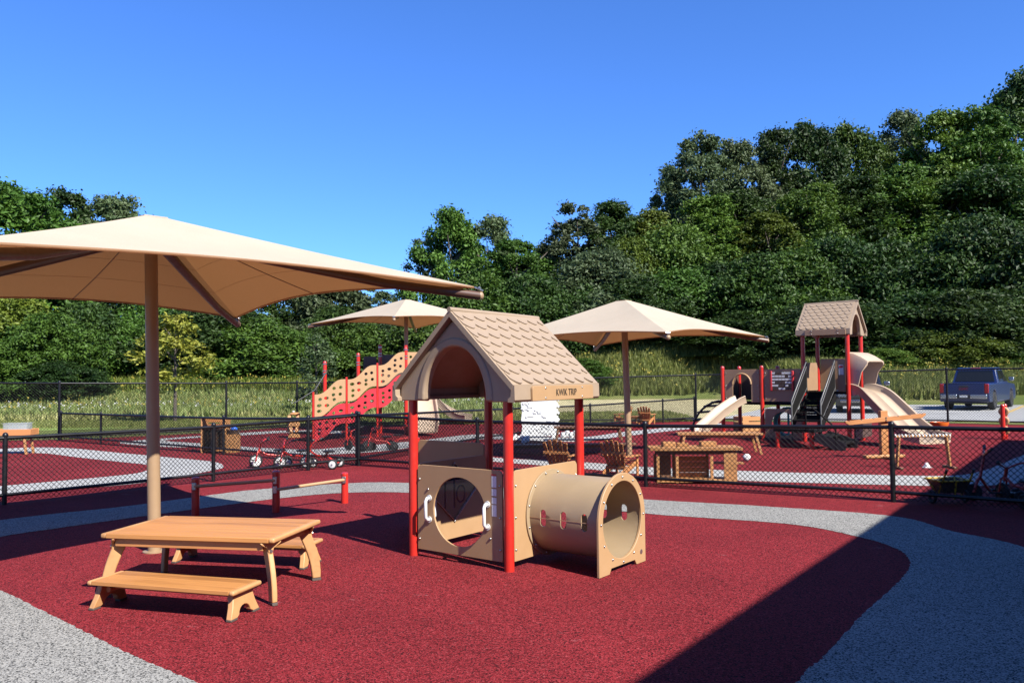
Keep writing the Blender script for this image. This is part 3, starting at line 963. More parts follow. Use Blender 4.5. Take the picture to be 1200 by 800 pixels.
# young trees in the meadow and shrubs
tree(206, 364, 33, 1.05, 6, 'leaf_gold', 'young tree with yellowing leaves and guarded trunk right of umbrella pole', None, name='young_tree')
tree(371, 390, 38, 0.95, 7, 'leaf_grey', 'slender young grey-green tree left of the wavy climbing wall', None, name='young_tree')
def shrub(px, top, y, r, k, mn, label):
    t = tree(px, top, y, r, k, mn, label, None, name='shrub')
    t['category'] = 'shrub'
shrub(1104, 389, 53, 3.2, 4, 'leaf_lime', 'broad loose yellow-green shrub behind the blue pickup truck')
shrub(1040, 410, 52, 2.0, 3, 'leaf_mid', 'low green shrub left of broad shrub behind the pickup')
shrub(1180, 408, 52, 1.7, 0, 'leaf_mid', 'small green shrub at right edge behind the pickup')
shrub(684, 420, 60, 2.4, 2, 'leaf_mid', 'green shrub on the bank between playhouse and right umbrella pole')
shrub(838, 416, 63, 2.6, 3, 'leaf_dark', 'dark shrub on the bank right of right umbrella pole')
shrub(14, 412, 50, 2.6, 0, 'leaf_mid', 'green shrub at the meadow\'s edge at far left')
shrub(72, 424, 50, 2.2, 2, 'leaf_dark', 'dark shrub beside the tall fence\'s corner post at left')
br = MB()
p0 = at(706, 416, 60.5); p1 = at(775, 408, 60.5)
def on_bank(px, py):
    y = 48.0
    while y < 80 and at(px, py, y).z > ground_z(at(px, py, y).x, y) + 0.25:
        y += 0.25
    return at(px, py, y)
b0, b1 = on_bank(748, 420), on_bank(772, 419)
b1.y = b0.y + 0.5; b1.z = ground_z(b1.x, b1.y) + 0.45
br.tube([b0, b0.lerp(b1, 0.6), b1, b1 + (b1 - b0) * 0.35 + Vector((0, 0, 0.35))], [0.09, 0.08, 0.05, 0.015], 6)
br.tube([b0.lerp(b1, 0.6), b1 + Vector((0.3, -0.3, 0.0))], [0.05, 0.015], 6)
tag(br.build('fallen_branch', M['pale_bark'], smooth=60), 'bare pale fallen branch lying on the grassy bank', 'branch')

# ------------------------------------------------------------------ meadow grass and flowers (nobody could count them)
def tufts(name, mat, spots, seed, h, w, blades=5, lean=0.35):
    rg = np.random.default_rng(seed)
    P = np.array(spots)
    n = len(P) * blades
    base = np.repeat(P, blades, axis=0) + np.column_stack([rg.normal(0, 0.12, n), rg.normal(0, 0.12, n), np.zeros(n)])
    a = rg.uniform(0, 2 * PI, n)
    hh = rg.uniform(h[0], h[1], n)
    d = np.column_stack([np.cos(a), np.sin(a), np.zeros(n)])
    side = np.column_stack([-np.sin(a), np.cos(a), np.zeros(n)]) * (w * rg.uniform(0.6, 1.4, n))[:, None]
    tip = base + d * (hh * lean * rg.random(n))[:, None]; tip[:, 2] += hh
    v = np.empty((n, 3, 3))
    v[:, 0] = base - side; v[:, 1] = base + side; v[:, 2] = tip
    me = bpy.data.meshes.new(name)
    me.from_pydata(v.reshape(-1, 3).tolist(), [], np.arange(n * 3).reshape(-1, 3).tolist())
    me.update(); me.materials.append(mat)
    o = bpy.data.objects.new(name, me); col.objects.link(o)
    return o

def heads(name, mat, spots, seed, z, s):
    rg = np.random.default_rng(seed)
    P = np.array(spots); n = len(P)
    c = P + np.column_stack([rg.normal(0, 0.2, n), rg.normal(0, 0.2, n), rg.uniform(z[0], z[1], n)])
    k = 5
    c = np.repeat(c, k, axis=0) + rg.normal(0, 1, (n * k, 3)) * np.array([s * 1.1, s * 1.1, s * 1.2])
    m = n * k
    v = np.empty((m, 3, 3))
    for i in range(3):
        v[:, i] = c + rg.normal(0, s, (m, 3))
    me = bpy.data.meshes.new(name)
    me.from_pydata(v.reshape(-1, 3).tolist(), [], np.arange(m * 3).reshape(-1, 3).tolist())
    me.update(); me.materials.append(mat)
    o = bpy.data.objects.new(name, me); col.objects.link(o)
    return o

rs = random.Random(3)
def scatter(n, x0, x1, y0, y1, keep=None):
    out = []
    while len(out) < n:
        y = rs.uniform(y0, y1)
        x = rs.uniform(x0, x1)
        if abs(x) > 0.66 * y + 6: continue
        if keep and not keep(x, y): continue
        out.append((x, y, ground_z(x, y)))
    return out
left_meadow = lambda x, y: x < 0.02 * y - 0.5 and y > 35 - 0.10 * x * (1 if x < 0 else 0) * 0.4 + 1.2 * math.sin(x * 0.4)
tag(tufts('tall_grass', M['grass_dry'], scatter(13000, -52, 2, 34, 52, left_meadow), 1, (0.10, 0.34), 0.05, 6, 0.9), kind='stuff')
tag(tufts('tall_grass', M['grass_green'], scatter(13000, -56, 4, 36, 64, left_meadow), 2, (0.15, 0.5), 0.06, 6, 0.9), kind='stuff')
tag(tufts('short_grass', M['grass_green'], scatter(9000, -40, 20, 29.6, 38, lambda x, y: (x < 7) and y > (29.6 if x > -8 else 29.6 - (x + 8) * 0.0)), 3, (0.05, 0.13), 0.03), kind='stuff')
tag(tufts('tall_weeds', M['weeds'], scatter(7000, -56, 3, 53, 60, left_meadow), 21, (0.4, 0.95), 0.07, 6, 0.8), kind='stuff')
tag(heads('goldenrod', M['flower_gold'], scatter(1500, -50, 2, 52, 60, left_meadow), 4, (0.35, 0.9), 0.038), kind='stuff')
tag(heads('goldenrod', M['flower_gold'], scatter(200, -50, -10, 38, 48, left_meadow), 14, (0.4, 0.7), 0.03), kind='stuff')
tag(heads('white_flowers', M['flower_white'], scatter(280, -48, 2, 38, 47, left_meadow), 5, (0.3, 0.6), 0.025), kind='stuff')
bank = lambda x, y: 3 < x < 26 and ground_z(x, y) > 0.12 and ground_z(x, y) < 4.5
tag(tufts('bank_grass', M['grass_green'], scatter(15000, 3, 26, 45, 68, bank), 6, (0.35, 0.95), 0.07, 6, 0.8), kind='stuff')
tag(heads('goldenrod', M['flower_gold'], scatter(330, 3, 20, 57, 66, bank), 7, (0.6, 1.2), 0.04), kind='stuff')
verge = lambda x, y: x > 17
tag(tufts('verge_grass', M['grass_green'], scatter(7000, 17, 46, 46.5, 52, verge), 8, (0.35, 0.9), 0.06, 6, 0.8), kind='stuff')
tag(heads('goldenrod', M['flower_gold'], scatter(260, 17, 34, 47, 51, verge), 9, (0.9, 1.3), 0.036), kind='stuff')

# ================================================================== SHADE UMBRELLAS
def umbrella(base, label, theta, r, zt, zc, tilt=(0, 0), pole_r=0.066, tan_to=None):
    t = thing('shade_umbrella', (base[0], base[1], 0), 0, label, 'umbrella', 'square beige shade umbrellas')
    t.rotation_euler = (tilt[0], tilt[1], 0)
    MB().cyl((0, 0, -0.05), (0, 0, zt - 0.10), pole_r, 24).build('pole', M['tan_pole'], t, smooth=40)
    MB().lathe([(0.11, -0.02), (0.11, 0.012), (0.075, 0.016)], (0, 0, 0), 20).build('base_ring', M['tan_pole'], t, smooth=40)
    ang = [R(theta + 90 * k) for k in range(4)]
    C = [Vector((r * math.cos(a), r * math.sin(a), zc)) for a in ang]
    K = [Vector((0.17 * math.cos(a), 0.17 * math.sin(a), zt)) for a in ang]
    for i in range(4):
        a, b, ka, kb = C[i], C[(i + 1) % 4], K[i], K[(i + 1) % 4]
        mb = MB()
        nu, nv = 20, 12
        vs = []
        for j in range(nv + 1):
            v = j / nv
            for k in range(nu + 1):
                u = k / nu
                e = a.lerp(b, u)
                bow = 4 * u * (1 - u)
                mid = Vector((e.x, e.y, 0))
                e = e - Vector((mid.x, mid.y, 0)) * (0.15 * bow) + Vector((0, 0, 0.115 * bow))
                kk = ka.lerp(kb, u)
                p = kk.lerp(e, v)
                p.z -= 0.035 * math.sin(PI * v) * (0.35 + 0.65 * bow)      # cloth hangs a little between ribs
                vs.append(p)
        fs = [(j * (nu + 1) + k, j * (nu + 1) + k + 1, (j + 1) * (nu + 1) + k + 1, (j + 1) * (nu + 1) + k) for j in range(nv) for k in range(nu)]
        mb.add(vs, fs)
        pn = mb.build('canopy_panel', M['canopy'], t, smooth=60)
        MB().add([q + Vector((0, 0, -0.008)) for q in vs], fs).build('underside_shade', M['underside_shade'], pn, smooth=60)  # added under-sheet of the same cloth, coloured as its shaded underside
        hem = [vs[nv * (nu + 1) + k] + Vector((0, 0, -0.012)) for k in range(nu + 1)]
        MB().tube(hem, 0.012, 6).build('hem', M['underside_shade'], pn, smooth=60)
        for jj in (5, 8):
            MB().tube([vs[jj * (nu + 1) + k] + Vector((0, 0, -0.0095)) for k in range(nu + 1)], 0.0014, 4).build('seam', M['underside_shade'], pn)
        seam = [vs[j * (nu + 1) + nu // 2] + Vector((0, 0, -0.012)) for j in range(nv + 1)]
        MB().tube(seam, 0.006, 5).build('seam', M['tan_pole'], pn, smooth=60)
    MB().plate([(k.x, k.y) for k in K], (), 0.01, lambda u, v, w: (u, v, zt + 0.006 + w)).build('canopy_cap', M['canopy'], t)
    for i in range(4):
        out = C[i].normalized()
        d = Vector((math.cos(ang[i]), math.sin(ang[i]), 0))
        p0 = Vector((0, 0, zt - 0.17)) + d * 0.05
        p1 = C[i] + d * 0.07 + Vector((0, 0, -0.10))
        sag = [p0, p0.lerp(p1, 0.35) + Vector((0, 0, -0.035)), p0.lerp(p1, 0.7) + Vector((0, 0, -0.055)), p1]
        rib = MB().tube(sag, [0.055, 0.05, 0.046, 0.044], 12).build('rib', M['brown_rib'], t, smooth=40)
        m = MB().tube([p1 - d * 0.001, p1 + d * 0.02, p1 + d * 0.034], [0.046, 0.04, 0.012], 12)
        m.build('rib_end', M['tan_pole'], rib, smooth=50)
        br = MB().bar(C[i] + d * 0.01 + Vector((0, 0, -0.01)), C[i] + d * 0.10 + Vector((0, 0, -0.05)), 0.05, 0.014)
        br.cyl(C[i] + d * 0.06 + Vector((-d.y * 0.04, d.x * 0.04, -0.02)), C[i] + d * 0.06 + Vector((d.y * 0.04, -d.x * 0.04, -0.02)), 0.014, 8)
        br.build('corner_clamp', M['steel'], t, smooth=40)
    return t
U1 = g(181, 646)
umbrella(U1, 'large beige umbrella on a tan pole beside the wooden picnic table', 4.0, 3.22, 3.31, 2.56, (0, R(-1.1)), pole_r=0.062)
U2 = g(737.3, 535.3)
umbrella(U2, 'beige umbrella rising right of the playhouse behind the wooden chairs', 6.0, 3.0, 3.22, 2.42, (0, R(-1.2)))
U3 = g(476.5, 504.5)
umbrella(U3, 'beige umbrella behind the playhouse roof beside the wavy wall', 1.0, 3.0, 4.12, 3.40, (0, 0))

# ================================================================== PICNIC TABLE AND BENCHES
def outline_leg(h, out, w0, w1, n=8):
    # curved leg profile in (distance along the splay, z), bowing outward to the foot
    a = []; b = []
    for i in range(n + 1):
        t = i / n
        z = h * (1 - t)
        c = out * math.sin(t * PI * 0.5)
        w = w0 + (w1 - w0) * t
        a.append((c + w / 2, z)); b.append((c - w / 2, z))
    return a + b[::-1]

def table():
    LF, LB, RB, RF = (g(117.6, 626, 0.5).xy, g(180.5, 602.6, 0.5).xy, g(381, 607, 0.5).xy, g(329.5, 633, 0.5).xy)
    c = (LF + LB + RB + RF) / 4
    lx = ((RF - LF) + (RB - LB)) / 2
    ang = math.atan2(lx.y, lx.x)
    L, W, H = 1.47, 0.84, 0.50
    t = thing('picnic_table', (c.x, c.y, 0), ang, 'low honey wood picnic table with curved legs in the foreground', 'table')
    n = 7
    for k in range(n):
        y = -W / 2 + (k + 0.5) * W / n
        MB().box((0, y, H - 0.018), (L - 0.10, W / n - 0.0016, 0.036)).build('plank', M['wood_honey'], t, bevel=0.0035)
    for s in (-1, 1):
        MB().box((s * (L / 2 - 0.026), 0, H - 0.0185), (0.050, W, 0.039)).build('breadboard_end', M['wood_leg'], t, bevel=0.014, seg=3)
    for s in (-1, 1):
        MB().box((0, s * (W / 2 - 0.045), H - 0.069), (L - 0.22, 0.024, 0.065)).build('apron', M['wood_orange'], t, bevel=0.003)
        MB().box((s * (L / 2 - 0.10), 0, H - 0.068), (0.024, W - 0.14, 0.063)).build('apron', M['wood_orange'], t, bevel=0.003)
    for sx in (-1, 1):
        for sy in (-1, 1):
            d = Vector((sx, sy * 0.8, 0)).normalized()
            o = Vector((sx * (L / 2 - 0.125), sy * (W / 2 - 0.115), 0))
            nrm = Vector((-d.y, d.x, 0))
            leg = MB().plate(outline_leg(0.435, 0.125, 0.105, 0.072), (), 0.042,
                             lambda u, v, w: tuple(o + d * u + nrm * w + Vector((0, 0, v + 0.022)))).build('leg', M['wood_leg'], t, bevel=0.008)
            f = o + d * 0.125
            MB().plate(outline_leg(0.022, 0.0, 0.074, 0.078, 1), (), 0.044, lambda u, v, w: tuple(f + d * u + nrm * w + Vector((0, 0, v)))).build('rubber_foot', M['rubber_foot'], leg, bevel=0.004)
            gus = [(-0.085, 0.0), (0.085, 0.0), (0.075, -0.015), (0.025, -0.045), (0.012, -0.095), (-0.012, -0.095), (-0.025, -0.045), (-0.075, -0.015)]
            MB().plate(gus, (), 0.02, lambda u, v, w: tuple(o + d * (0.078 + w) + nrm * u + Vector((0, 0, H - 0.040 + v)))).build('gusset', M['wood_leg'], t, bevel=0.005)
            MB().cyl(tuple(o + d * 0.084 + Vector((0, 0, H - 0.105))), tuple(o + d * 0.096 + Vector((0, 0, H - 0.105))), 0.012, 10).build('bolt', M['steel'], t, smooth=40)
    return t
table()

def bench(p, q, label):            # p, q: ends of the long centre line on the ground
    p = Vector(p); q = Vector(q)
    c = (p + q) / 2; d = q - p
    L, W, H = d.length, 0.35, 0.215
    t = thing('bench', (c.x, c.y, 0), math.atan2(d.y, d.x), label, 'bench', 'benches of the picnic table')
    for k in range(3):
        MB().box((0, -W / 2 + (k + 0.5) * W / 3, H - 0.014), (L - 0.09, W / 3 - 0.001, 0.028)).build('plank', M['wood_honey'], t, bevel=0.002)
    for s in (-1, 1):
        MB().box((s * (L / 2 - 0.024), 0, H - 0.017), (0.046, W, 0.036)).build('breadboard_end', M['wood_leg'], t, bevel=0.015, seg=3)
        # trestle end: two splayed feet under a concave arch
        out = [(-0.11, H - 0.036), (0.11, H - 0.036), (0.135, 0.09), (0.172, 0.014), (0.095, 0.014)]
        out += [(0.055 * math.cos(PI * i / 8) * 1.25, 0.03 + 0.055 * math.sin(PI * i / 8)) for i in range(9)]
        out += [(-0.095, 0.014), (-0.172, 0.014), (-0.135, 0.09)]
        out = out[::-1]
        x0 = s * (L / 2 - 0.075)
        lg = MB().plate(out, (), 0.045, lambda u, v, w: (x0 + w + s * (H - v) * 0.16, u, v)).build('trestle_leg', M['wood_leg'], t, bevel=0.006)
        for sy in (-1, 1):
            MB().box((x0 + s * H * 0.155, sy * 0.134, 0.0085), (0.047, 0.078, 0.017)).build('rubber_foot', M['rubber_foot'], lg, bevel=0.004)
        MB().cyl((x0 - s * 0.03, -0.07, H - 0.08), (x0 - s * 0.03, 0.07, H - 0.08), 0.022, 10).build('cleat', M['wood_leg'], t, smooth=40)
    MB().box((0, 0, H - 0.055), (L - 0.26, 0.06, 0.05)).build('stretcher', M['wood_orange'], t, bevel=0.003)
    return t
b1l = (g(104.5, 684, 0.205).xy + g(138, 667.5, 0.205).xy) / 2
b1r = (g(306, 679, 0.205).xy + g(275, 697, 0.205).xy) / 2
bench(b1l, b1r, 'low wooden bench on the near side of the picnic table')
bench(g(212, 655).xy, g(369, 662.5).xy, 'low wooden bench in the shade on the far side of picnic table')

# ================================================================== BALANCE BEAM
def balance_beam():
    P = [g(229, 604), g(323.5, 599.5), g(404, 589)]
    H = [top_h(229, 560.5, 604), top_h(323.5, 553, 599.5), top_h(404, 555, 589)]
    o = P[1]
    t = thing('balance_beam', (o.x, o.y, 0), 0, 'low red post balance beam with two tan rails beside the shade', 'balance beam')
    for p, h in zip(P, H):
        q = p - o
        pm_ = MB().cyl((q.x, q.y, 0), (q.x, q.y, h), 0.048, 20)
        pm_.lathe([(0.048, h), (0.045, h + 0.012), (0.03, h + 0.02), (0.004, h + 0.023)], (q.x, q.y, 0), 20)
        pm_.build('post', M['red_paint'], t, smooth=40)
    for (a, b, pa, pb) in ((0, 1, (235, 569), (319, 562)), (1, 2, (327, 573), (400.5, 561.5))):
        qa = P[a] - o; qb = P[b] - o
        za = at(pa[0], pa[1], P[a].y).z; zb = at(pb[0], pb[1], P[b].y).z
        MB().cyl((qa.x, qa.y - 0.05, za), (qb.x, qb.y - 0.05, zb), 0.021, 12).build('rail', M['tan_plastic'], t, smooth=40)
        for q, z in ((qa, za), (qb, zb)):
            MB().box((q.x, q.y - 0.05, z), (0.05, 0.03, 0.09)).build('bracket', M['steel'], t, bevel=0.005)
balance_beam()

# ================================================================== SHINGLED ROOF (playhouse and tower)
def shingle_mesh():
    w, L, a = 0.168, 0.155, 0.070
    low = [(-w / 2 + w * i / 8, a - a * math.sin(PI * i / 8)) for i in range(9)]
    out = [(-w / 2, L)] + low + [(w / 2, L)]
    mb = MB()
    n = len(out)
    def hz(v): return 0.002 + 0.014 * (1 - v / L)
    vs = [(u, v, hz(v)) for u, v in out] + [(u, v, -0.004) for u, v in out]
    fs = [tuple(range(n)), tuple(reversed(range(n, 2 * n)))]
    fs += [(i, i + n, (i + 1) % n + n, (i + 1) % n) for i in range(n)]
    mb.add(vs, fs)
    return mb
_sh = shingle_mesh().mesh('shingle')
_sh.materials.append(M['roof_beige'])
bm = bmesh.new(); bm.from_mesh(_sh); bmesh.ops.recalc_face_normals(bm, faces=bm.faces); bm.to_mesh(_sh); bm.free()

def shingled_roof(parent, S, ze, z_ridge, ox=0.12, oy=0.15, both=True, sign_side=-1, sign=None):
    zf = ze + 0.15                            # top of the eave fascia
    ym = S / 2
    run = ym + oy; rise = z_ridge - zf
    SL = math.hypot(run, rise); sl = math.atan2(rise, run)
    X0, X1 = -ox, S + ox
    mb = MB()
    for s in (-1, 1):
        ye = ym + s * run
        d = Vector((0, -s * math.cos(sl), math.sin(sl)))          # up the slope
        nn = Vector((0, s * math.sin(sl), math.cos(sl)))
        e = Vector((0, ye, zf))
        th = 0.045
        quad = [e - nn * th, e, e + d * SL, e + d * SL - nn * th]
        quad[3] = Vector((0, ym, z_ridge - th / math.cos(sl)))
        quad[0] = e + Vector((0, -s * 0.02, -th))
        vs = [(x, q.y, q.z) for x in (X0, X1) for q in quad]
        mb.add(vs, [(0, 1, 2, 3), (7, 6, 5, 4), (0, 4, 5, 1), (1, 5, 6, 2), (3, 7, 4, 0)])
        # fascia with sloped foot
        f = [(ye - s * 0.02, zf - 0.004), (ye + s * 0.012, zf - 0.002), (ye + s * 0.016, ze + 0.02), (ye - s * 0.004, ze), (ye - s * 0.06, ze), (ye - s * 0.06, ze + 0.03), (ye - s * 0.03, ze + 0.05)]
        vs = [(x, y, z) for x in (X0 + 0.003, X1 - 0.003) for y, z in f]
        n = len(f)
        mb.add(vs, [tuple(range(n)), tuple(reversed(range(n, 2 * n)))] + [(i, (i + 1) % n, (i + 1) % n + n, i + n) for i in range(n)])
    mb.tube([(X0 - 0.004, ym, z_ridge + 0.004), (X1 + 0.004, ym, z_ridge - 0.012)], 0.024, 10)
    roof = mb.build('roof', M['roof_beige'], parent, smooth=30)
    # gable walls with an arch
    a, bb = 0.375 * S / 1.15, 0.50
    yl, yr = ym - run + 0.025, ym + run - 0.025
    arch = [(ym + a * math.cos(PI * i / 20), ze + 0.0 + bb * math.sin(PI * i / 20)) for i in range(21)]
    outl = [(yl, ze), (arch[-1][0], ze)] + arch[::-1][1:-1] + [(arch[0][0], ze), (yr, ze), (yr, zf - 0.01), (ym, z_ridge - 0.07), (yl, zf - 0.01)]
    for x in (X0 + 0.11, X1 - 0.11):
        MB().plate(outl, (), 0.10, lambda u, v, w: (x + w, u, v)).build('gable', M['roof_beige'], roof, bevel=0.03, seg=4)
        # raised moulding round the arch
        mo = [(ym + (a + 0.09) * math.cos(PI * i / 20), ze + (bb + 0.085) * math.sin(PI * i / 20)) for i in range(21)]
        rim = mo + [(ym - a, ze)] + arch[::-1][1:-1] + [(ym + a, ze)]
        sgn = -1 if x < ym else 1
        MB().plate(rim, (), 0.05, lambda u, v, w: (x + sgn * 0.036 + w, u, v + 0.002)).build('arch_moulding', M['roof_beige'], roof, bevel=0.022, seg=4)
    # eave wall strips close the feet of the gables
    rows = 8
    pitch_v = (SL - 0.03) / rows
    pitch_u = 0.168
    for s in (-1, 1):
        ye = ym + s * run
        e = Vector((0, ye, zf))
        d = Vector((0, -s * math.cos(sl), math.sin(sl)))
        nn = Vector((0, s * math.sin(sl), math.cos(sl)))
        xax = Vector((-s, 0, 0))
        m3 = Matrix((xax, d, nn)).transposed()
        rot = m3.to_euler()
        for j in range(rows):
            shift = 0.5 * (j % 2)
            nc = int((X1 - X0) / pitch_u)
            m0 = ((X1 - X0) - nc * pitch_u) / 2
            for i in range(nc + (0 if j % 2 == 0 else -1)):
                u = X0 + m0 + (i + 0.5 + shift) * pitch_u
                p = e + d * (0.004 + j * pitch_v) + nn * 0.002
                o = bpy.data.objects.new('shingle', _sh)
                col.objects.link(o); o.parent = roof
                o.location = (u, p.y, p.z); o.rotation_euler = rot
            if j % 2:
                for u in (X0 + m0 + 0.25 * pitch_u, X1 - m0 - 0.25 * pitch_u):
                    o = bpy.data.objects.new('shingle', _sh)
                    col.objects.link(o); o.parent = roof
                    o.location = (u, p.y, p.z); o.rotation_euler = rot; o.scale = (0.5, 1, 1)
    if sign:
        # routed name board on the eave
        s = sign_side
        ye = ym + s * run + s * 0.026
        u0, u1 = X0 + 0.235, X1 - 0.15
        bd = MB().plate(rrect(u0, ze + 0.005, u1, zf - 0.012, 0.03, 4, (1, 1, 0, 0)), (), 0.022, lambda u, v, w: (u, ye + w, v)).build('name_board', sign[1], parent, bevel=0.004)
        for uu in (u0 + 0.20, u1 - 0.20):
            for vv in (ze + 0.028, zf - 0.035):
                MB().lathe([(0.010, 0), (0.009, 0.004), (0.002, 0.007)], (uu, ye + s * 0.011, vv), 8, Matrix.Rotation(R(90) if s < 0 else R(-90), 3, 'X')).build('screw', M['steel'], bd, smooth=60)
        if sign[0]:
            cu = bpy.data.curves.new('lettering', 'FONT')
            cu.body = sign[0]; cu.size = 0.088; cu.align_x = 'CENTER'; cu.align_y = 'CENTER'; cu.extrude = 0.002
            tmp = bpy.data.objects.new('tmp', cu)
            col.objects.link(tmp)
            dg = bpy.context.evaluated_depsgraph_get()
            me = bpy.data.meshes.new_from_object(tmp.evaluated_get(dg))
            bpy.data.objects.remove(tmp)
            me.materials.clear(); me.materials.append(M['sign_ink'])
            o = bpy.data.objects.new('lettering', me); col.objects.link(o); o.parent = bd
            o.location = ((u0 + u1) / 2 + 0.03, ye + s * 0.0125, (ze + zf) / 2 - 0.004)
            o.rotation_euler = (R(90), 0, 0) if s < 0 else (R(90), 0, R(180))
            o.scale = (0.80, 1.0, 1)
    return roof

def screws(parent, pts, nrm, r=0.011):
    nrm = Vector(nrm).normalized()
    m = nrm.to_track_quat('Z', 'Y').to_matrix()
    for p in pts:
        MB().lathe([(r, -0.002), (r, 0.004), (r * 0.6, 0.009), (0.001, 0.010)], p, 8, m).build('bolt', M['steel'], parent, smooth=60)

# ================================================================== PLAYHOUSE
def playhouse():
    o = g(597, 669)
    S = 1.15
    t = thing('playhouse', (o.x, o.y, 0), R(52.7), 'beige shingled playhouse on red posts with crawl tunnel in the foreground', 'playhouse')
    for x, y in ((0, 0), (S, 0), (0, S), (S, S)):
        p = MB().cyl((x, y, -0.02), (x, y, 1.60), 0.0445, 24).build('post', M['red_paint'], t, smooth=40)
    shingled_roof(t, S, 1.47, 2.305, sign=('KWIK TRIP', M['tan_plastic']))
    z0, z1 = 0.07, 0.865
    e = 0.065
    pan = rrect(e, z0, S - e, z1, 0.05, 5, (1, 1, 0, 0))
    # left face: round opening, two white handles, instruction labels
    hole = circle(S / 2 - 0.005, 0.46, 0.315, 40)
    w1 = MB().plate(pan, [hole], 0.019, lambda u, v, w: (w, u, v)).build('wall_panel', M['tan_plastic'], t, bevel=0.003)
    screws(w1, [(-0.010, y, z) for y in (e + 0.025, S - e - 0.025) for z in (0.17, 0.45, 0.73)] + [(-0.010, 0.2, 0.26), (-0.010, S - 0.2, 0.64)], (-1, 0, 0))
    for yy in (S / 2 - 0.345, S / 2 + 0.36):
        for sx in (-1, 1):
            pts = [(sx * 0.008, yy, 0.36), (sx * 0.045, yy, 0.362), (sx * 0.062, yy, 0.385), (sx * 0.062, yy, 0.535), (sx * 0.045, yy, 0.558), (sx * 0.008, yy, 0.56)]
            h = MB().tube(pts, 0.016, 10)
            h.lathe([(0.03, 0), (0.03, 0.008)], (sx * 0.010 if sx > 0 else -0.018, yy, 0.36), 10, Matrix.Rotation(R(90), 3, 'Y'))
            h.lathe([(0.03, 0), (0.03, 0.008)], (sx * 0.010 if sx > 0 else -0.018, yy, 0.56), 10, Matrix.Rotation(R(90), 3, 'Y'))
            h.build('handle', M['white_plastic'], t, smooth=50)
    for k, (za, zb, mt) in enumerate(((0.815, 0.832, 'red_plastic'), (0.715, 0.813, 'sticker'), (0.64, 0.70, 'sticker'), (0.57, 0.625, 'sticker'), (0.46, 0.56, 'sticker'))):
        MB().box((-0.0105, 0.155, (za + zb) / 2), (0.002, 0.052, zb - za)).build('sticker', M[mt], w1)
    # right face with the tunnel
    cx, cz = 0.625, 0.435
    hole2 = circle(cx, cz, 0.325, 40)
    w2 = MB().plate(pan, [hole2], 0.019, lambda u, v, w: (u, w, v)).build('wall_panel', M['tan_plastic'], t, bevel=0.003)
    screws(w2, [(x, -0.010, z) for x in (e + 0.02, S - e - 0.02) for z in (0.17, 0.45, 0.73)], (0, -1, 0))
    # far face and its neighbours
    dia = [(S / 2, 0.24), (S / 2 + 0.36, 0.55), (S / 2, 0.82), (S / 2 - 0.36, 0.55)]
    w3 = MB().plate(pan, [dia], 0.019, lambda u, v, w: (u, S + w, v)).build('wall_panel', M['tan_plastic'], t, bevel=0.003)
    MB().plate(dia, (), 0.006, lambda u, v, w: (u, S + w, v)).build('window_pane', M['tinted'], w3)
    for a, b in ((0, 1), (1, 2), (2, 3), (3, 0)):
        pa, pb = dia[a], dia[b]
        MB().bar((pa[0], S - 0.012, pa[1]), (pb[0], S - 0.012, pb[1]), 0.006, 0.022, (0, -1, 0)).build('window_frame', M['steel'], w3)
    screws(w3, [(p[0], S - 0.016, p[1]) for p in dia], (0, -1, 0))
    for ux in (S / 2 - 0.12, S / 2 + 0.02):
        MB().box((ux, S + 0.006, 0.55), (0.014, 0.012, 0.36)).build('window_bar', M['black_plastic'], w3)
    MB().box((S / 2 - 0.02, S + 0.013, 0.66), (0.36, 0.012, 0.03)).build('window_bar', M['black_plastic'], w3)
    MB().tube([(S / 2 + 0.12 + 0.065 * math.cos(2 * PI * i / 20), S + 0.006, 0.50 + 0.085 * math.sin(2 * PI * i / 20)) for i in range(20)], 0.008, 6, close=True).build('window_ring', M['black_plastic'], w3, smooth=60)
    wing = rrect(S + 0.065, z0, 2 * S - 0.12, 0.98, 0.05, 5, (1, 1, 0, 0))
    w4 = MB().plate(wing, (), 0.019, lambda u, v, w: (S + w, u, v)).build('side_panel', M['tan_plastic'], t, bevel=0.003)
    MB().cyl((S, 2 * S - 0.075, -0.02), (S, 2 * S - 0.075, 1.0), 0.0445, 20).build('post', M['red_paint'], t, smooth=40)
    # crawl tunnel
    Rt, Lt = 0.345, 0.745
    slots = []
    for sgn in (0, 1):
        for k in range(3):
            # sheet coordinates: u along the axis, v arc length
            slots.append(pill(0.16 + 0.215 * k, Rt * PI * (0.5 + sgn), 0.062, 0.150, 5))
    out = [(0, 0), (Lt, 0), (Lt, 2 * PI * Rt), (0, 2 * PI * Rt)]
    dens = []
    nseg = 56
    out = [(0, 2 * PI * Rt * i / nseg) for i in range(nseg, -1, -1)] + [(Lt, 2 * PI * Rt * i / nseg) for i in range(nseg + 1)]
    def wrap(u, v, w):
        a = v / Rt                      # v = 0 at the top
        rr = Rt + w
        # orientation: a = pi/2 faces the camera-left side
        return (cx - rr * math.sin(a), -0.0095 - u, cz + rr * math.cos(a))
    tn = MB().plate(out, slots, 0.016, wrap, grid=0.055).build('tunnel', M['tunnel_beige'], t, smooth=35)
    for sgn in (-1, 1):
        MB().box((cx + sgn * (Rt + 0.0085), -0.0095 - Lt / 2, cz + 0.0), (0.002, Lt - 0.01, 0.006)).build('seam', M['tan_edge'], tn)
    ring = lambda y, r0, r1, th: MB().plate(circle(cx, cz, r1, 48), [circle(cx, cz, r0, 48)], th, lambda u, v, w: (u, y + w, v))
    fl = ring(-0.019, 0.333, 0.395, 0.014).build('flange', M['tunnel_beige'], t, bevel=0.003)
    screws(fl, [(cx + 0.372 * math.cos(R(a)), -0.027, cz + 0.372 * math.sin(R(a))) for a in range(15, 375, 30)], (0, -1, 0), 0.010)
    ye = -0.0095 - Lt - 0.012
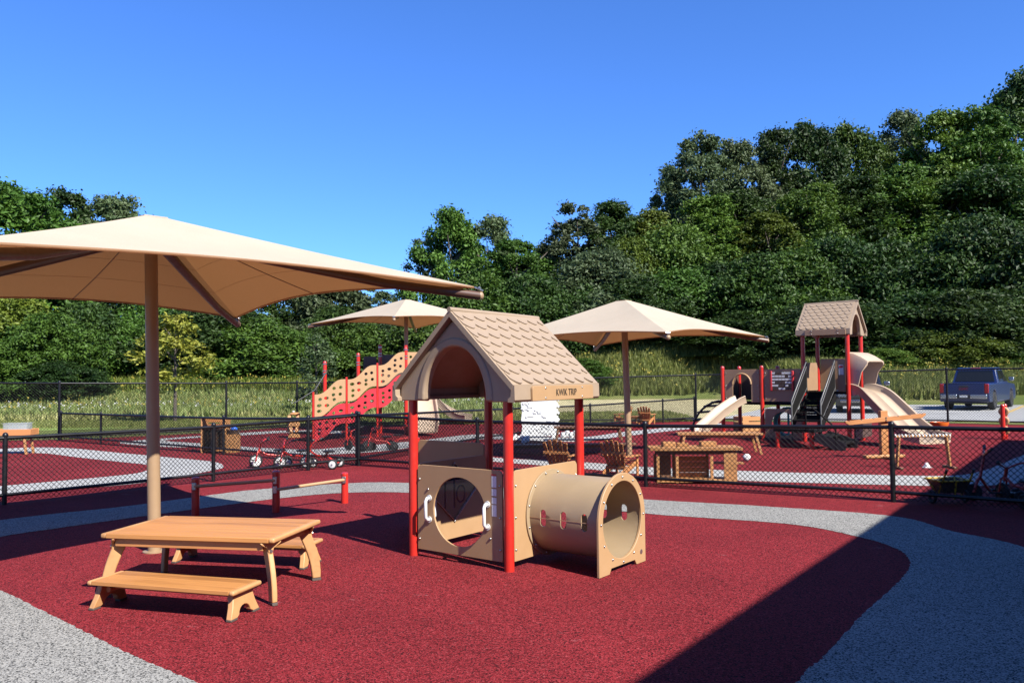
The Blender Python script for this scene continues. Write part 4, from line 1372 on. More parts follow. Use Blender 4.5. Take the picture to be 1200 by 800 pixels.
    half = 0.405
    endo = [(cx + half, 0.0), (cx + half, cz)] + [(cx + half * math.cos(PI * i / 24), cz + half * math.sin(PI * i / 24)) for i in range(1, 24)] + [(cx - half, cz), (cx - half, 0.0),
            (cx - half + 0.17, 0.0), (cx - half + 0.20, 0.045), (cx + half - 0.20, 0.045), (cx + half - 0.17, 0.0)]
    en = MB().plate(endo, [circle(cx, cz, 0.333, 48)], 0.024, lambda u, v, w: (u, ye + w, v)).build('end_panel', M['tan_plastic'], t, bevel=0.004)
    screws(en, [(cx + 0.368 * math.cos(R(a)), ye - 0.012, cz + 0.368 * math.sin(R(a))) for a in range(0, 360, 30)], (0, -1, 0), 0.011)
    MB().lathe([(0.022, 0), (0.022, 0.004), (0.015, 0.005)], (cx + 0.32, ye - 0.011, 0.10), 14, Matrix.Rotation(R(90), 3, 'X')).build('maker_badge', M['steel'], en, smooth=50)
    return t
playhouse()

# ================================================================== SLIDES (shared builder)
def slide_bed(path, w, side, lanes=1, th=0.035, name='slide', parent=None, mat=None, flare=0.0):
    # path: [(x, y, z)...] along the bed; U-shaped section with rounded rims
    pts = [Vector(p) for p in path]
    n = len(pts)
    sec = []
    hw = w / 2
    up = []
    up += [(-hw - 0.02, side), (-hw - 0.035, side + 0.015), (-hw - 0.02, side + 0.03), (-hw + 0.01, side + 0.015)]
    if lanes == 1:
        up += [(-hw + 0.035, side * 0.35), (-hw + 0.10, 0.012), (0, 0), (hw - 0.10, 0.012), (hw - 0.035, side * 0.35)]
    else:
        up += [(-hw + 0.03, side * 0.35), (-hw + 0.09, 0.012), (-hw / 2, 0), (-0.09, 0.012), (-0.03, side * 0.45), (0, side * 0.62), (0.03, side * 0.45), (0.09, 0.012), (hw / 2, 0), (hw - 0.09, 0.012), (hw - 0.03, side * 0.35)]
    up += [(hw - 0.01, side + 0.015), (hw + 0.02, side + 0.03), (hw + 0.035, side + 0.015), (hw + 0.02, side)]
    low = [(hw - 0.0, -th * 0.3), (hw - 0.12, -th), (0, -th), (-hw + 0.12, -th), (-hw + 0.0, -th * 0.3)]
    sec = up + low
    m = len(sec)
    vs = []
    for i, p in enumerate(pts):
        t = pts[min(i + 1, n - 1)] - pts[max(i - 1, 0)]
        h = Vector((t.x, t.y, 0)).normalized()
        right = Vector((h.y, -h.x, 0))
        t.normalize()
        upv = right.cross(t).normalized()
        k = 1 + flare * i / (n - 1)
        for a, b in sec:
            vs.append(p + right * (a * k) + upv * b)
    fs = []
    for i in range(n - 1):
        for j in range(m):
            l = (j + 1) % m
            fs.append((i * m + j, i * m + l, (i + 1) * m + l, (i + 1) * m + j))
    fs.append(tuple(range(m)))
    fs.append(tuple(reversed(range((n - 1) * m, n * m))))
    return MB().add(vs, fs).build(name, mat or M['slide_beige'], parent, smooth=50)

def hole_grid(x0, x1, f_low, f_high, n, rx, ry, rnd):
    out = []
    for i in range(n):
        x = x0 + (x1 - x0) * (i + 0.5) / n
        lo, hi = f_low(x), f_high(x)
        k = 3 if i % 2 == 0 else 2
        for j in range(k):
            z = lo + (hi - lo) * (j + 1) / (k + 1)
            a = 1.35 if rnd.random() < 0.25 else 1.0
            out.append(circle(x + rnd.uniform(-0.02, 0.02), z + rnd.uniform(-0.02, 0.02), rx * a, 12, ry))
    return out

# ================================================================== LEFT CLIMBING STRUCTURE
def climber():
    o = g(367, 518)
    S = 1.12
    t = thing('climbing_structure', (o.x, o.y, 0), R(51), 'wavy tan and red climbing structure with holes, slides and red posts', 'play structure')
    rnd = random.Random(4)
    tops = [1.27, 1.66, 2.05, 2.45]
    for i, h in enumerate(tops):
        r = 0.032 if i < 3 else 0.05
        MB().cyl((i * S, 0, 0), (i * S, 0, h + (0.05 if i < 3 else 0.18)), r, 16).build('post', M['red_paint'], t, smooth=40)
    def tall(x, y, h):
        p = MB().cyl((x, y, 0), (x, y, h), 0.055, 16)
        p.lathe([(0.058, h), (0.056, h + 0.03), (0.04, h + 0.06), (0.005, h + 0.072)], (x, y, 0), 16)
        p.build('post', M['red_paint'], t, smooth=40)
        c = MB()
        for z in (h - 0.03, h - 0.22, h - 0.30):
            c.lathe([(0.062, z), (0.062, z + 0.025)], (x, y, 0), 16)
        c.build('clamp', M['steel'], t, smooth=40)
    tall(3 * S, 0, 2.52); tall(1.15 * S, 1.15, 2.10); tall(3 * S, 1.12, 2.62); tall(4 * S, 0, 2.52); tall(4 * S, 1.12, 2.55); tall(2.25 * S, 1.15, 2.35)
    def s_curve(u):
        u = u * u * (3 - 2 * u)
        return u * u * (3 - 2 * u)
    for i in range(4):
        x0, x1 = i * S + 0.04, (i + 1) * S - 0.04
        za = tops[i] if i < 4 else 0
        rise = 0.40 if i < 3 else 0.02
        hi = lambda x, i=i, za=za, rise=rise: za - 0.02 + rise * s_curve((x - i * S) / S)
        lo = lambda x, hi=hi: hi(x) - 0.60
        mid = lambda x, hi=hi: hi(x) - 0.64 - 0.02
        bot = lambda x, hi=hi: hi(x) - 1.20
        for nm, f_lo, f_hi, mt in (('wave_panel', lo, hi, 'tan_plastic'), ('wave_panel', bot, mid, 'red_plastic')):
            xs = [x0 + (x1 - x0) * k / 14 for k in range(15)]
            if i == 0 and mt == 'red_plastic':
                top = lambda x, f=f_hi: f(x)
            out = [(x, f_lo(x)) for x in xs] + [(x, f_hi(x)) for x in reversed(xs)]
            holes = hole_grid(x0 + 0.05, x1 - 0.05, f_lo, f_hi, 4, 0.060, 0.044, rnd)
            pnl = MB().plate(out, holes, 0.022, lambda u, v, w: (u, w, v)).build(nm, M[mt], t)
            if mt == 'red_plastic': pnl['label'] = 'red wave-shaped panel with oval holes'
            else: pnl['label'] = 'tan wave-shaped panel with oval holes'
    # stairs behind the panels, deck and back barriers
    for k in range(6):
        MB().box((0.35 + k * 0.5, 0.58, 0.20 + k * 0.19), (0.42, 1.0, 0.04)).build('step', M['dark_metal'], t, bevel=0.006)
    MB().box((3.5 * S, 0.56, 1.28), (S, 1.1, 0.06)).build('deck', M['dark_metal'], t, bevel=0.008)
    MB().plate(rrect(3 * S + 0.06, 1.34, 4 * S - 0.06, 2.38, 0.05), (), 0.02, lambda u, v, w: (u, 1.12 + w, v)).build('barrier_panel', M['dark_brown_panel'], t)
    MB().plate(rrect(2.42 * S, 1.75, 2.86 * S, 2.32, 0.05), (), 0.02, lambda u, v, w: (u, 1.12 + w, v)).build('barrier_panel', M['dark_brown_panel'], t)
    MB().plate(rrect(3 * S + 0.06, 0.10, 4 * S - 0.06, 1.20, 0.05), [circle(3.5 * S, 0.6, 0.3, 20)], 0.02, lambda u, v, w: (u, 0.02 + w, v)).build('lower_panel', M['brown_panel'], t)
    # handrail seen above the first panel
    MB().tube([(0.2, 1.1, 1.0), (0.9, 1.1, 1.35), (1.3, 1.1, 1.85)], 0.02, 8).build('handrail', M['black_plastic'], t, smooth=50)
    # two slides towards the playhouse
    im = t.matrix_basis.inverted() if False else (Matrix.Translation((o.x, o.y, 0)) @ Matrix.Rotation(R(51), 4, 'Z')).inverted()
    a = g(500, 511); a.z = 0.12
    st = Vector((a.x - 0.28, a.y + 1.55, 1.30))
    mid = Vector((a.x - 0.03, a.y + 0.45, 0.42))
    path = [st, st.lerp(mid, 0.12) + Vector((0, 0, 0.08)), st.lerp(mid, 0.5), mid, Vector((a.x, a.y + 0.16, 0.18)), a]
    slide_bed([im @ p for p in path], 0.62, 0.16, 1, name='slide', parent=t)
    b = g(549, 497); b.z = 0.10
    c0 = Vector((b.x - 1.75, b.y + 0.1, 1.32))
    path = []
    for k in range(12):
        u = k / 11
        path.append(Vector((c0.x + (b.x - c0.x) * u, c0.y + (b.y - c0.y) * u + 0.25 * math.sin(PI * u), 1.32 - 1.20 * (math.sin(u * PI / 2) ** 0.9) - 0.0)))
    slide_bed([im @ p for p in path], 0.50, 0.20, 1, name='slide', parent=t)
climber()

# ================================================================== RIGHT PLAY TOWER
def play_tower():
    o = g(996, 519.5)
    S = 1.07
    TH = R(51.2)
    t = thing('play_tower', (o.x, o.y, 0), TH, 'play tower with beige shingled roof, red posts, stairs and wavy hooded slide', 'play structure')
    # local x away from the stairs side, local y to the left along the deck; modules at y 0..S (tower), S..2S, 2S..3S
    z_t, z_d = 1.20, 0.92
    def post(x, y, h, cap=True):
        p = MB().cyl((x, y, 0), (x, y, h), 0.052, 16)
        if cap: p.lathe([(0.055, h), (0.054, h + 0.03), (0.04, h + 0.055), (0.004, h + 0.065)], (x, y, 0), 16)
        return p.build('post', M['red_paint'], t, smooth=40)
    for x in (0, S):
        post(x, 0, 2.72, False); post(x, S, 2.72, False)
        post(x, 2 * S, 1.83); post(x, 3 * S, 1.83)
    # roof: ridge along local y -> own empty-free transform by mapping a rotated roof
    rf = bpy.data.objects.new('roof_frame', None)
    bpy.data.objects.remove(rf)
    roof = shingled_roof(t, S, 2.60, 3.44, ox=0.12, oy=0.15)
    # shingled_roof builds the ridge along local x; turn it a quarter about the tower centre
    Q = Matrix.Translation((S / 2, S / 2, 0)) @ Matrix.Rotation(R(90), 4, 'Z') @ Matrix.Translation((-S / 2, -S / 2, 0))
    roof.matrix_basis = Q @ roof.matrix_basis
    nb = MB().plate(rrect(-0.02, 2.605, S - 0.12, 2.738, 0.03, 4, (1, 1, 0, 0)), (), 0.022, lambda u, v, w: (-0.176 + w, u, v)).build('name_board', M['brown_panel'], t, bevel=0.004)
    screws(nb, [(-0.188, y, z) for y in (0.16, S - 0.28) for z in (2.635, 2.71)], (-1, 0, 0))
    # decks
    MB().box((S / 2, S / 2, z_t), (S - 0.02, S - 0.02, 0.06)).build('deck', M['dark_metal'], t, bevel=0.008)
    for k in (1, 2):
        MB().box((S / 2, (k + 0.5) * S, z_d), (S - 0.02, S - 0.012, 0.06)).build('deck', M['dark_metal'], t, bevel=0.008)
    PX = lambda u, v, w: (w, u, v)                 # plate in the plane x = const, front face
    # bead panel with red side bars and white tiles
    pn = MB().plate(rrect(S + 0.065, 0.98, 2 * S - 0.065, 1.80, 0.04), (), 0.02, PX).build('wall_panel', M['brown_panel'], t, bevel=0.003)
    for yy in (S + 0.26, 2 * S - 0.26):
        MB().box((-0.035, yy, 1.50), (0.05, 0.055, 0.50)).build('side_bar', M['red_plastic'], pn, bevel=0.012)
    rnd = random.Random(2)
    for j in range(6):
        MB().cyl((-0.035, S + 0.27, 1.305 + j * 0.078), (-0.035, 2 * S - 0.27, 1.305 + j * 0.078), 0.008, 6).build('rod', M['dark_metal'], pn)
        for i in range(6):
            c = 'white_plastic' if rnd.random() < 0.6 else 'dark_brown_panel'
            MB().box((-0.035, S + 0.325 + i * 0.085, 1.305 + j * 0.078), (0.03, 0.075, 0.048)).build('tile', M[c], pn)
    # arch panel at the small slide
    arch = [(2.5 * S - 0.25, 0.955)] + [(2.5 * S - 0.25 * math.cos(PI * i / 14), 1.42 + 0.27 * math.sin(PI * i / 14)) for i in range(15)] + [(2.5 * S + 0.25, 0.955)]
    o1 = [(3 * S - 0.065, 0.955), (3 * S - 0.065, 1.80), (2 * S + 0.065, 1.80), (2 * S + 0.065, 0.955)] + arch
    pa = MB().plate(o1, (), 0.02, PX).build('wall_panel', M['brown_panel'], t, bevel=0.003)
    MB().tube([(-0.02, y, z) for y, z in arch[1:-1]], 0.022, 8).build('arch_trim', M['tan_plastic'], pa, smooth=50)
    screws(t, [(-0.014, y, z) for y in (2 * S + 0.10, 3 * S - 0.10, S + 0.10, 2 * S - 0.10) for z in (1.05, 1.38, 1.70)], (-1, 0, 0), 0.014)
    # lower panel with a big round opening and a teal wheel behind
    lp = MB().plate(rrect(S + 0.065, 0.06, 2 * S - 0.065, 0.80, 0.03), [circle(1.5 * S, 0.42, 0.30, 28)], 0.02, PX).build('lower_panel', M['brown_panel'], t, bevel=0.003)
    wh = MB().tube([(0.35, 1.5 * S + 0.34 * math.cos(2 * PI * i / 20), 0.44 + 0.34 * math.sin(2 * PI * i / 20)) for i in range(20)], 0.06, 8, close=True)
    wh.cyl((0.35, 1.5 * S, 0.14), (0.35, 1.5 * S, 0.74), 0.03, 8)
    wh.build('steering_wheel', M['teal'], t, smooth=60)
    # back panels of the decks and tower
    for k, (za, zb) in ((1, (0.98, 1.80)), (2, (0.98, 1.80))):
        MB().plate(rrect(k * S + 0.065, za, (k + 1) * S - 0.065, zb, 0.04), [rrect((k + 0.5) * S - 0.22, za + 0.35, (k + 0.5) * S + 0.22, zb - 0.1, 0.1)] if k == 1 else (), 0.02, lambda u, v, w: (S + w, u, v)).build('wall_panel', M['dark_brown_panel'], t)
    MB().plate(rrect(0.065, 1.25, S - 0.065, 2.05, 0.04), (), 0.02, lambda u, v, w: (S + w, u, v)).build('wall_panel', M['brown_panel'], t)
    MB().plate(rrect(0.065, 1.25, S - 0.065, 1.95, 0.04), (), 0.02, lambda u, v, w: (u, S + w, v)).build('wall_panel', M['brown_panel'], t)
    MB().plate(rrect(0.065, 0.98, S - 0.065, 1.80, 0.04), (), 0.02, lambda u, v, w: (u, 3 * S + w, v)).build('wall_panel', M['dark_brown_panel'], t)
    # narrow panel and label beside the stairs
    MB().plate(rrect(0.065, 1.25, 0.24, 2.02, 0.02), (), 0.02, PX).build('side_panel', M['brown_panel'], t)
    MB().box((-0.016, 0.155, 1.76), (0.006, 0.11, 0.24)).build('sticker', M['white_plastic'], t)
    MB().box((-0.020, 0.155, 1.835), (0.006, 0.09, 0.05)).build('sticker', M['red_plastic'], t)
    # stairs: from the tower front (x = 0, y 0.24..S) outwards (-x) down to a transfer platform
    ya, yb = 0.30, 0.98
    n = 4
    zp = 0.42
    run = 1.10
    for k in range(n):
        z = z_t - (z_t - zp) * (k + 1) / (n + 1)
        x = -run * (k + 0.5) / n
        MB().box((x, (ya + yb) / 2, z), (run / n + 0.03, yb - ya, 0.04)).build('stair_tread', M['dark_metal'], t, bevel=0.006)
        MB().box((x + run / n / 2, (ya + yb) / 2, z + (z_t - zp) / (n + 1) / 2), (0.012, yb - ya - 0.01, (z_t - zp) / (n + 1) - 0.05)).build('riser', M['dark_metal'], t)
    for y in (ya, yb):
        MB().bar((0.0, y, z_t - 0.07), (-run - 0.05, y, zp - 0.02), 0.03, 0.14).build('stringer', M['dark_metal'], t, bevel=0.005)
        top0, top1 = Vector((-0.04, y, z_t + 0.78)), Vector((-run, y, zp + 0.62))
        bot0, bot1 = Vector((-0.04, y, z_t + 0.05)), Vector((-run, y, zp + 0.08))
        rl = MB()
        rl.tube([bot0, top0, top1, bot1 + Vector((0, 0, -0.45))], 0.020, 8)
        rl.tube([top0 + Vector((0, 0, -0.13)), top1 + Vector((0, 0, -0.13))], 0.016, 8)
        rl.tube([bot0 + Vector((0, 0, 0.08)), bot1 + Vector((0, 0, 0.08))], 0.016, 8)
        rail = rl.build('handrail', M['rail_metal'], t, smooth=50)
        MB().add([bot0 + Vector((0, 0.006, 0.09)), bot1 + Vector((0, 0.006, 0.09)), top1 + Vector((0, 0.006, -0.14)), top0 + Vector((0, 0.006, -0.14)), bot0 + Vector((0, -0.006, 0.09)), bot1 + Vector((0, -0.006, 0.09)), top1 + Vector((0, -0.006, -0.14)), top0 + Vector((0, -0.006, -0.14))], [(0, 1, 2, 3), (7, 6, 5, 4), (0, 4, 5, 1), (1, 5, 6, 2), (2, 6, 7, 3), (3, 7, 4, 0)]).build('infill_panel', M['dark_metal'], rail)
        for k in range(1, 12):
            a = top0.lerp(top1, k / 12) + Vector((0, 0, -0.13)); b = bot0.lerp(bot1, k / 12) + Vector((0, 0, 0.08))
            MB().cyl(a, b, 0.011, 6).build('baluster', M['dark_metal'], rail)
    MB().box((-run - 0.45, 0.62, zp - 0.02), (0.86, 0.95, 0.07)).build('transfer_platform', M['dark_metal'], t, bevel=0.01)
    for x, y in ((-run - 0.80, 0.25), (-run - 0.80, 1.02)):
        MB().cyl((x, y, 0), (x, y, zp - 0.03), 0.05, 14).build('post', M['red_paint'], t, smooth=40)
    for k in range(2):
        MB().box((-run - 0.45, 0.02 - 0.30 * k, 0.28 - 0.14 * k), (0.86, 0.32, 0.05)).build('stair_tread', M['dark_metal'], t, bevel=0.006)
    for x in (-run - 0.03, -run - 0.87):
        MB().plate([(0.15, zp - 0.05), (0.15, zp - 0.25), (-0.28, 0.0), (-0.50, 0.0), (-0.52, 0.16), (-0.15, zp - 0.12)], (), 0.03, lambda u, v, w: (x + w, u, v)).build('step_side', M['black_plastic'], t)
    MB().tube([(-run - 0.87, 0.35, zp), (-run - 0.87, 0.35, zp + 0.42), (-run - 0.87, 0.2, zp + 0.5), (-run - 0.87, -0.2, 0.58), (-run - 0.87, -0.30, 0.45), (-run - 0.87, -0.30, 0.02)], 0.018, 8).build('grab_rail', M['dark_metal'], t, smooth=50)
    im = (Matrix.Translation((o.x, o.y, 0)) @ Matrix.Rotation(TH, 4, 'Z')).inverted()
    W = lambda x, y, z: im @ Vector((x, y, z))
    # small slide from the arch, heading left
    s0 = Matrix.Translation((o.x, o.y, 0)) @ Matrix.Rotation(TH, 4, 'Z') @ Vector((-0.02, 2.5 * S, z_d + 0.03))
    e = Vector((s0.x - 1.24, s0.y - 0.42, 0.20))
    path = [s0, s0.lerp(e, 0.10) + Vector((0, 0, 0.03)), s0.lerp(e, 0.45) + Vector((0, 0, 0.04)), s0.lerp(e, 0.78) + Vector((0, 0, -0.03)), Vector((e.x + 0.12, e.y + 0.04, 0.21)), e]
    slide_bed([im @ p for p in path], 0.42, 0.16, 1, name='slide', parent=t)
    # arched ladder at the left end
    for x in (0.16, 0.90):
        arc = [(x, 3 * S + 0.05 + 0.95 * math.sin(a), 0.0 + 0.98 * math.cos(a)) for a in [R(k) for k in range(0, 91, 10)]]
        MB().tube(arc, 0.03, 8).build('ladder_rail', M['black_plastic'], t, smooth=50)
    for k in range(1, 6):
        a = R(k * 15 + 3)
        MB().box((0.53, 3 * S + 0.05 + 0.95 * math.sin(a), 0.98 * math.cos(a)), (0.72, 0.16, 0.05)).build('ladder_rung', M['black_plastic'], t, bevel=0.01)
    # wavy double slide with a hood
    p0 = Vector((o.x + 0.335, o.y + 0.415, z_t + 0.03))
    key = [p0, p0 + Vector((0.12, -0.16, -0.01)), p0 + Vector((0.27, -0.40, -0.12)), p0 + Vector((0.45, -0.82, -0.46)), p0 + Vector((0.63, -1.30, -0.84)), p0 + Vector((0.73, -1.66, -1.02)), p0 + Vector((0.80, -1.90, -1.07)), p0 + Vector((0.86, -2.08, -1.08))]
    path = [Vector(q) for q in spline([tuple(k) for k in key], 4)]
    sl = slide_bed([im @ p for p in path], 0.86, 0.17, 2, name='slide', parent=t)
    hood = []
    dirv = Vector((0.66, -0.75, 0)).normalized(); rgt = Vector((dirv.y, -dirv.x, 0))
    vs = []; fs = []
    hoop = [(-0.45, -0.10), (-0.45, 0.55), (-0.445, 0.86), (-0.42, 0.935), (-0.34, 0.96), (0.34, 0.96), (0.42, 0.935), (0.445, 0.86), (0.45, 0.55), (0.45, -0.10)]
    deps = [(0.0, 1.0, 0.0), (0.18, 0.99, -0.03), (0.36, 0.93, -0.09), (0.52, 0.85, -0.16)]
    inner = [(a * 0.93, b - 0.04 if b > 0.6 else b) for a, b in hoop]
    ring = hoop + inner[::-1]
    m = len(ring)
    for (dd, sc, dz) in deps:
        for a, b in ring:
            pull = dd
            if b < 0.6: pull = dd * (0.45 + 0.5 * max(0, b))
            p = p0 + dirv * pull + rgt * a + Vector((0, 0, b * sc + dz * (0.4 if b > 0.6 else 0)))
            vs.append(im @ p)
    for i in range(len(deps) - 1):
        for j in range(m):
            l = (j + 1) % m
            fs.append((i * m + j, i * m + l, (i + 1) * m + l, (i + 1) * m + j))
    h = len(hoop)
    for base in (0, (len(deps) - 1) * m):
        for j in range(h - 1):
            fs.append((base + j, base + j + 1, base + m - 2 - j, base + m - 1 - j))
    MB().add(vs, fs).build('slide_hood', M['slide_beige'], t, smooth=45)
    # dark low beam and crate under the deck
    MB().bar((0.25, -0.05, 0.30), (1.6, -0.05, 0.30), 0.04, 0.42).build('skirt_panel', M['dark_brown_panel'], t)
    return t
play_tower()

# ================================================================== ADIRONDACK CHAIRS
def chair_proto():
    t = thing('adirondack_chair', (0, 0, 0), 0, 'x', 'chair', 'small wooden garden chairs with fan backs')
    w = M['wood_orange']
    W = 0.42
    # local +x is the way the chair faces
    for s in (-1, 1):
        MB().plate([(-0.30, 0.0), (-0.24, 0.0), (0.24, 0.19), (0.26, 0.235), (0.20, 0.25), (-0.28, 0.10)], (), 0.022, lambda u, v, w_: (u, s * (W / 2 - 0.03) + w_, v)).build('rail', w, t, bevel=0.003)
        MB().box((0.19, s * (W / 2 - 0.005), 0.165), (0.055, 0.022, 0.33)).build('leg', w, t, bevel=0.003)
        MB().plate([(-0.24, -0.03), (0.20, -0.05), (0.25, 0.0), (0.20, 0.05), (-0.24, 0.03)], (), 0.02, lambda u, v, w_: (u, s * (W / 2 + 0.01) + v, 0.34 + w_)).build('armrest', w, t, bevel=0.004)
    for k in range(5):
        u = k / 4
        MB().box((0.22 - 0.36 * u, 0, 0.243 - 0.115 * u), (0.075, W - 0.05, 0.018)).build('seat_slat', w, t, bevel=0.003)
    for k in range(5):
        a = (k - 2) / 2
        top = 0.62 - 0.055 * a * a
        lo = Vector((-0.13, a * 0.13, 0.12)); hi = Vector((-0.30, a * 0.20, top))
        MB().bar(lo, hi, 0.066, 0.016, (1, 0, 0.35)).build('back_slat', w, t, bevel=0.004)
    MB().bar((-0.245, -0.24, 0.395), (-0.245, 0.24, 0.395), 0.022, 0.045).build('back_rail', w, t, bevel=0.003)
    MB().bar((-0.175, -0.19, 0.15), (-0.175, 0.19, 0.15), 0.022, 0.045).build('back_rail', w, t, bevel=0.003)
    return t
ch = chair_proto()
def place(o, px, py, rz, label):
    p = g(px, py)
    o.location = (p.x, p.y, 0); o.rotation_euler = (0, 0, rz); o['label'] = label
    return o
place(ch, 728, 557, R(50), 'wooden fan-back chair nearest the right umbrella pole, behind crawl tunnel')
for px, py, rz, lab in ((659, 556, R(62), 'wooden fan-back chair partly hidden by the playhouse\'s right wall'),
                        (729.5, 496.5, R(150), 'far wooden fan-back chair just left of the right umbrella pole'),
                        (758, 496.8, R(60), 'far wooden fan-back chair standing right of the right umbrella pole')):
    q = dup(ch, (0, 0, 0), 0)
    place(q, px, py, rz, lab)

def plank_table(name, loc, rz, L, W, H, mat, label, cat, leg_in=0.12, splay=0.06, planks=5, th=0.035):
    t = thing(name, loc, rz, label, cat)
    for k in range(planks):
        MB().box((0, -W / 2 + (k + 0.5) * W / planks, H - th / 2), (L, W / planks - 0.004, th)).build('plank', M[mat], t, bevel=0.003)
    for sx in (-1, 1):
        for sy in (-1, 1):
            MB().bar((sx * (L / 2 - leg_in), sy * (W / 2 - 0.05), H - th), (sx * (L / 2 - leg_in + splay), sy * (W / 2 - 0.05 + splay * 0.4), 0.0), 0.05, 0.05, (0, 1, 0)).build('leg', M[mat], t, bevel=0.004)
        MB().box((sx * (L / 2 - leg_in), 0, H - th - 0.03), (0.03, W - 0.12, 0.06)).build('apron', M[mat], t, bevel=0.003)
    for sy in (-1, 1):
        MB().box((0, sy * (W / 2 - 0.06), H - th - 0.03), (L - 2 * leg_in, 0.024, 0.055)).build('apron', M[mat], t, bevel=0.003)
    return t
def on(px, py, z=0.0):
    p = g(px, py, z); return (p.x, p.y, z)
p = g(691, 517)
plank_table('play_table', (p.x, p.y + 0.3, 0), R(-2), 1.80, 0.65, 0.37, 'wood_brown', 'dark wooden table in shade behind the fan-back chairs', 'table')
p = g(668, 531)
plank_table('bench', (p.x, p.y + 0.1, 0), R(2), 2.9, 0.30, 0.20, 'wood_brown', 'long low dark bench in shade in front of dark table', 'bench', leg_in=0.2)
p = g(742, 496)
plank_table('side_table', (p.x, p.y, 0), 0.3, 0.5, 0.4, 0.26, 'wood_orange', 'small wooden table between the two far chairs', 'table', leg_in=0.07, splay=0.02, planks=3, th=0.025)
p = g(843, 531)
plank_table('play_table', (p.x, p.y + 0.05, 0), R(-6), 1.75, 0.62, 0.44, 'wood_tan', 'wooden table behind the play workbench, legs splayed, in sun', 'table', leg_in=0.14, splay=0.10)

# play workbench seen from its back
def workbench():
    p = g(815, 567)
    t = thing('play_workbench', (p.x, p.y + 0.22, 0), R(-3), 'wooden play workbench with open cupboards just behind the low fence', 'workbench')
    w = M['wood_tan']
    L, W, H = 1.15, 0.42, 0.56
    for k in range(3):
        MB().box((0.03, -W / 2 - 0.04 + (k + 0.5) * 0.17, H - 0.0225), (1.42, 0.168, 0.045)).build('plank', w, t, bevel=0.003)
    MB().box((0.0, -W / 2 + 0.06, H - 0.075), (L + 0.04, 0.024, 0.07)).build('apron', M['wood_brown'], t, bevel=0.003)  # darker wood imitates the shadow under the overhanging top
    for x in (-L / 2 + 0.02, -0.26, 0.27):
        MB().box((x, -W / 2 + 0.02, H / 2 - 0.06), (0.045, 0.03, H - 0.15)).build('upright', w, t, bevel=0.003)
        MB().box((x, W / 2 - 0.02, H / 2 - 0.06), (0.045, 0.03, H - 0.15)).build('upright', w, t, bevel=0.003)
    MB().box((L / 2 - 0.02, -W / 2 + 0.008, H / 2 - 0.03), (0.20, 0.024, H - 0.07)).build('end_panel', w, t, bevel=0.003)
    MB().box((L / 2 + 0.06, 0, H / 2 - 0.03), (0.024, W - 0.02, H - 0.07)).build('end_panel', w, t, bevel=0.003)
    MB().box((L / 2 + 0.10, -0.1, 0.31), (0.20, 0.14, 0.025)).build('side_shelf', w, t, bevel=0.003)
    MB().box((0, -W / 2 + 0.02, 0.045), (L - 0.1, 0.03, 0.045)).build('bottom_rail', w, t, bevel=0.003)
    MB().box((0, 0.0, 0.055), (L - 0.1, W - 0.08, 0.02)).build('shelf', w, t)
    for k in range(4):
        MB().box((0.0, W / 2 - 0.09, 0.10 + k * 0.085), (0.50, 0.018, 0.08)).build('back_slat', M['wood_orange'], t, bevel=0.002)
    MB().box((-0.42, 0.08, 0.25), (0.20, 0.02, 0.35)).build('back_slat', M['wood_brown'], t)  # dark brown stands in for shade in the open interior
    MB().box((0.42, 0.04, 0.30), (0.22, 0.24, 0.02)).build('shelf', w, t)
    return p, H
wp, wh_ = workbench()
def crate(x, y, z, d, rz, label):
    t = thing('wooden_tray', (x, y, z), rz, label, 'tray', None)
    a, b, c = d
    MB().box((0, 0, 0.008), (a, b, 0.012)).build('bottom', M['wood_tan'], t)
    for s in (-1, 1):
        MB().box((0, s * (b / 2 - 0.006), c / 2), (a, 0.012, c)).build('side', M['wood_tan'], t, bevel=0.002)
        MB().box((s * (a / 2 - 0.006), 0, c / 2 - 0.001), (0.012, b - 0.026, c - 0.002)).build('side', M['wood_tan'], t, bevel=0.002)
crate(wp.x - 0.36, wp.y + 0.25, wh_, (0.20, 0.14, 0.075), 0.1, 'small wooden tray on the left end of play workbench top')
crate(wp.x - 0.14, wp.y + 0.25, wh_, (0.17, 0.16, 0.055), -0.1, 'low wooden tray, second from left on play workbench top')
crate(wp.x + 0.26, wp.y + 0.25, wh_, (0.24, 0.15, 0.075), 0.05, 'wider wooden tray on the right half of play workbench top')

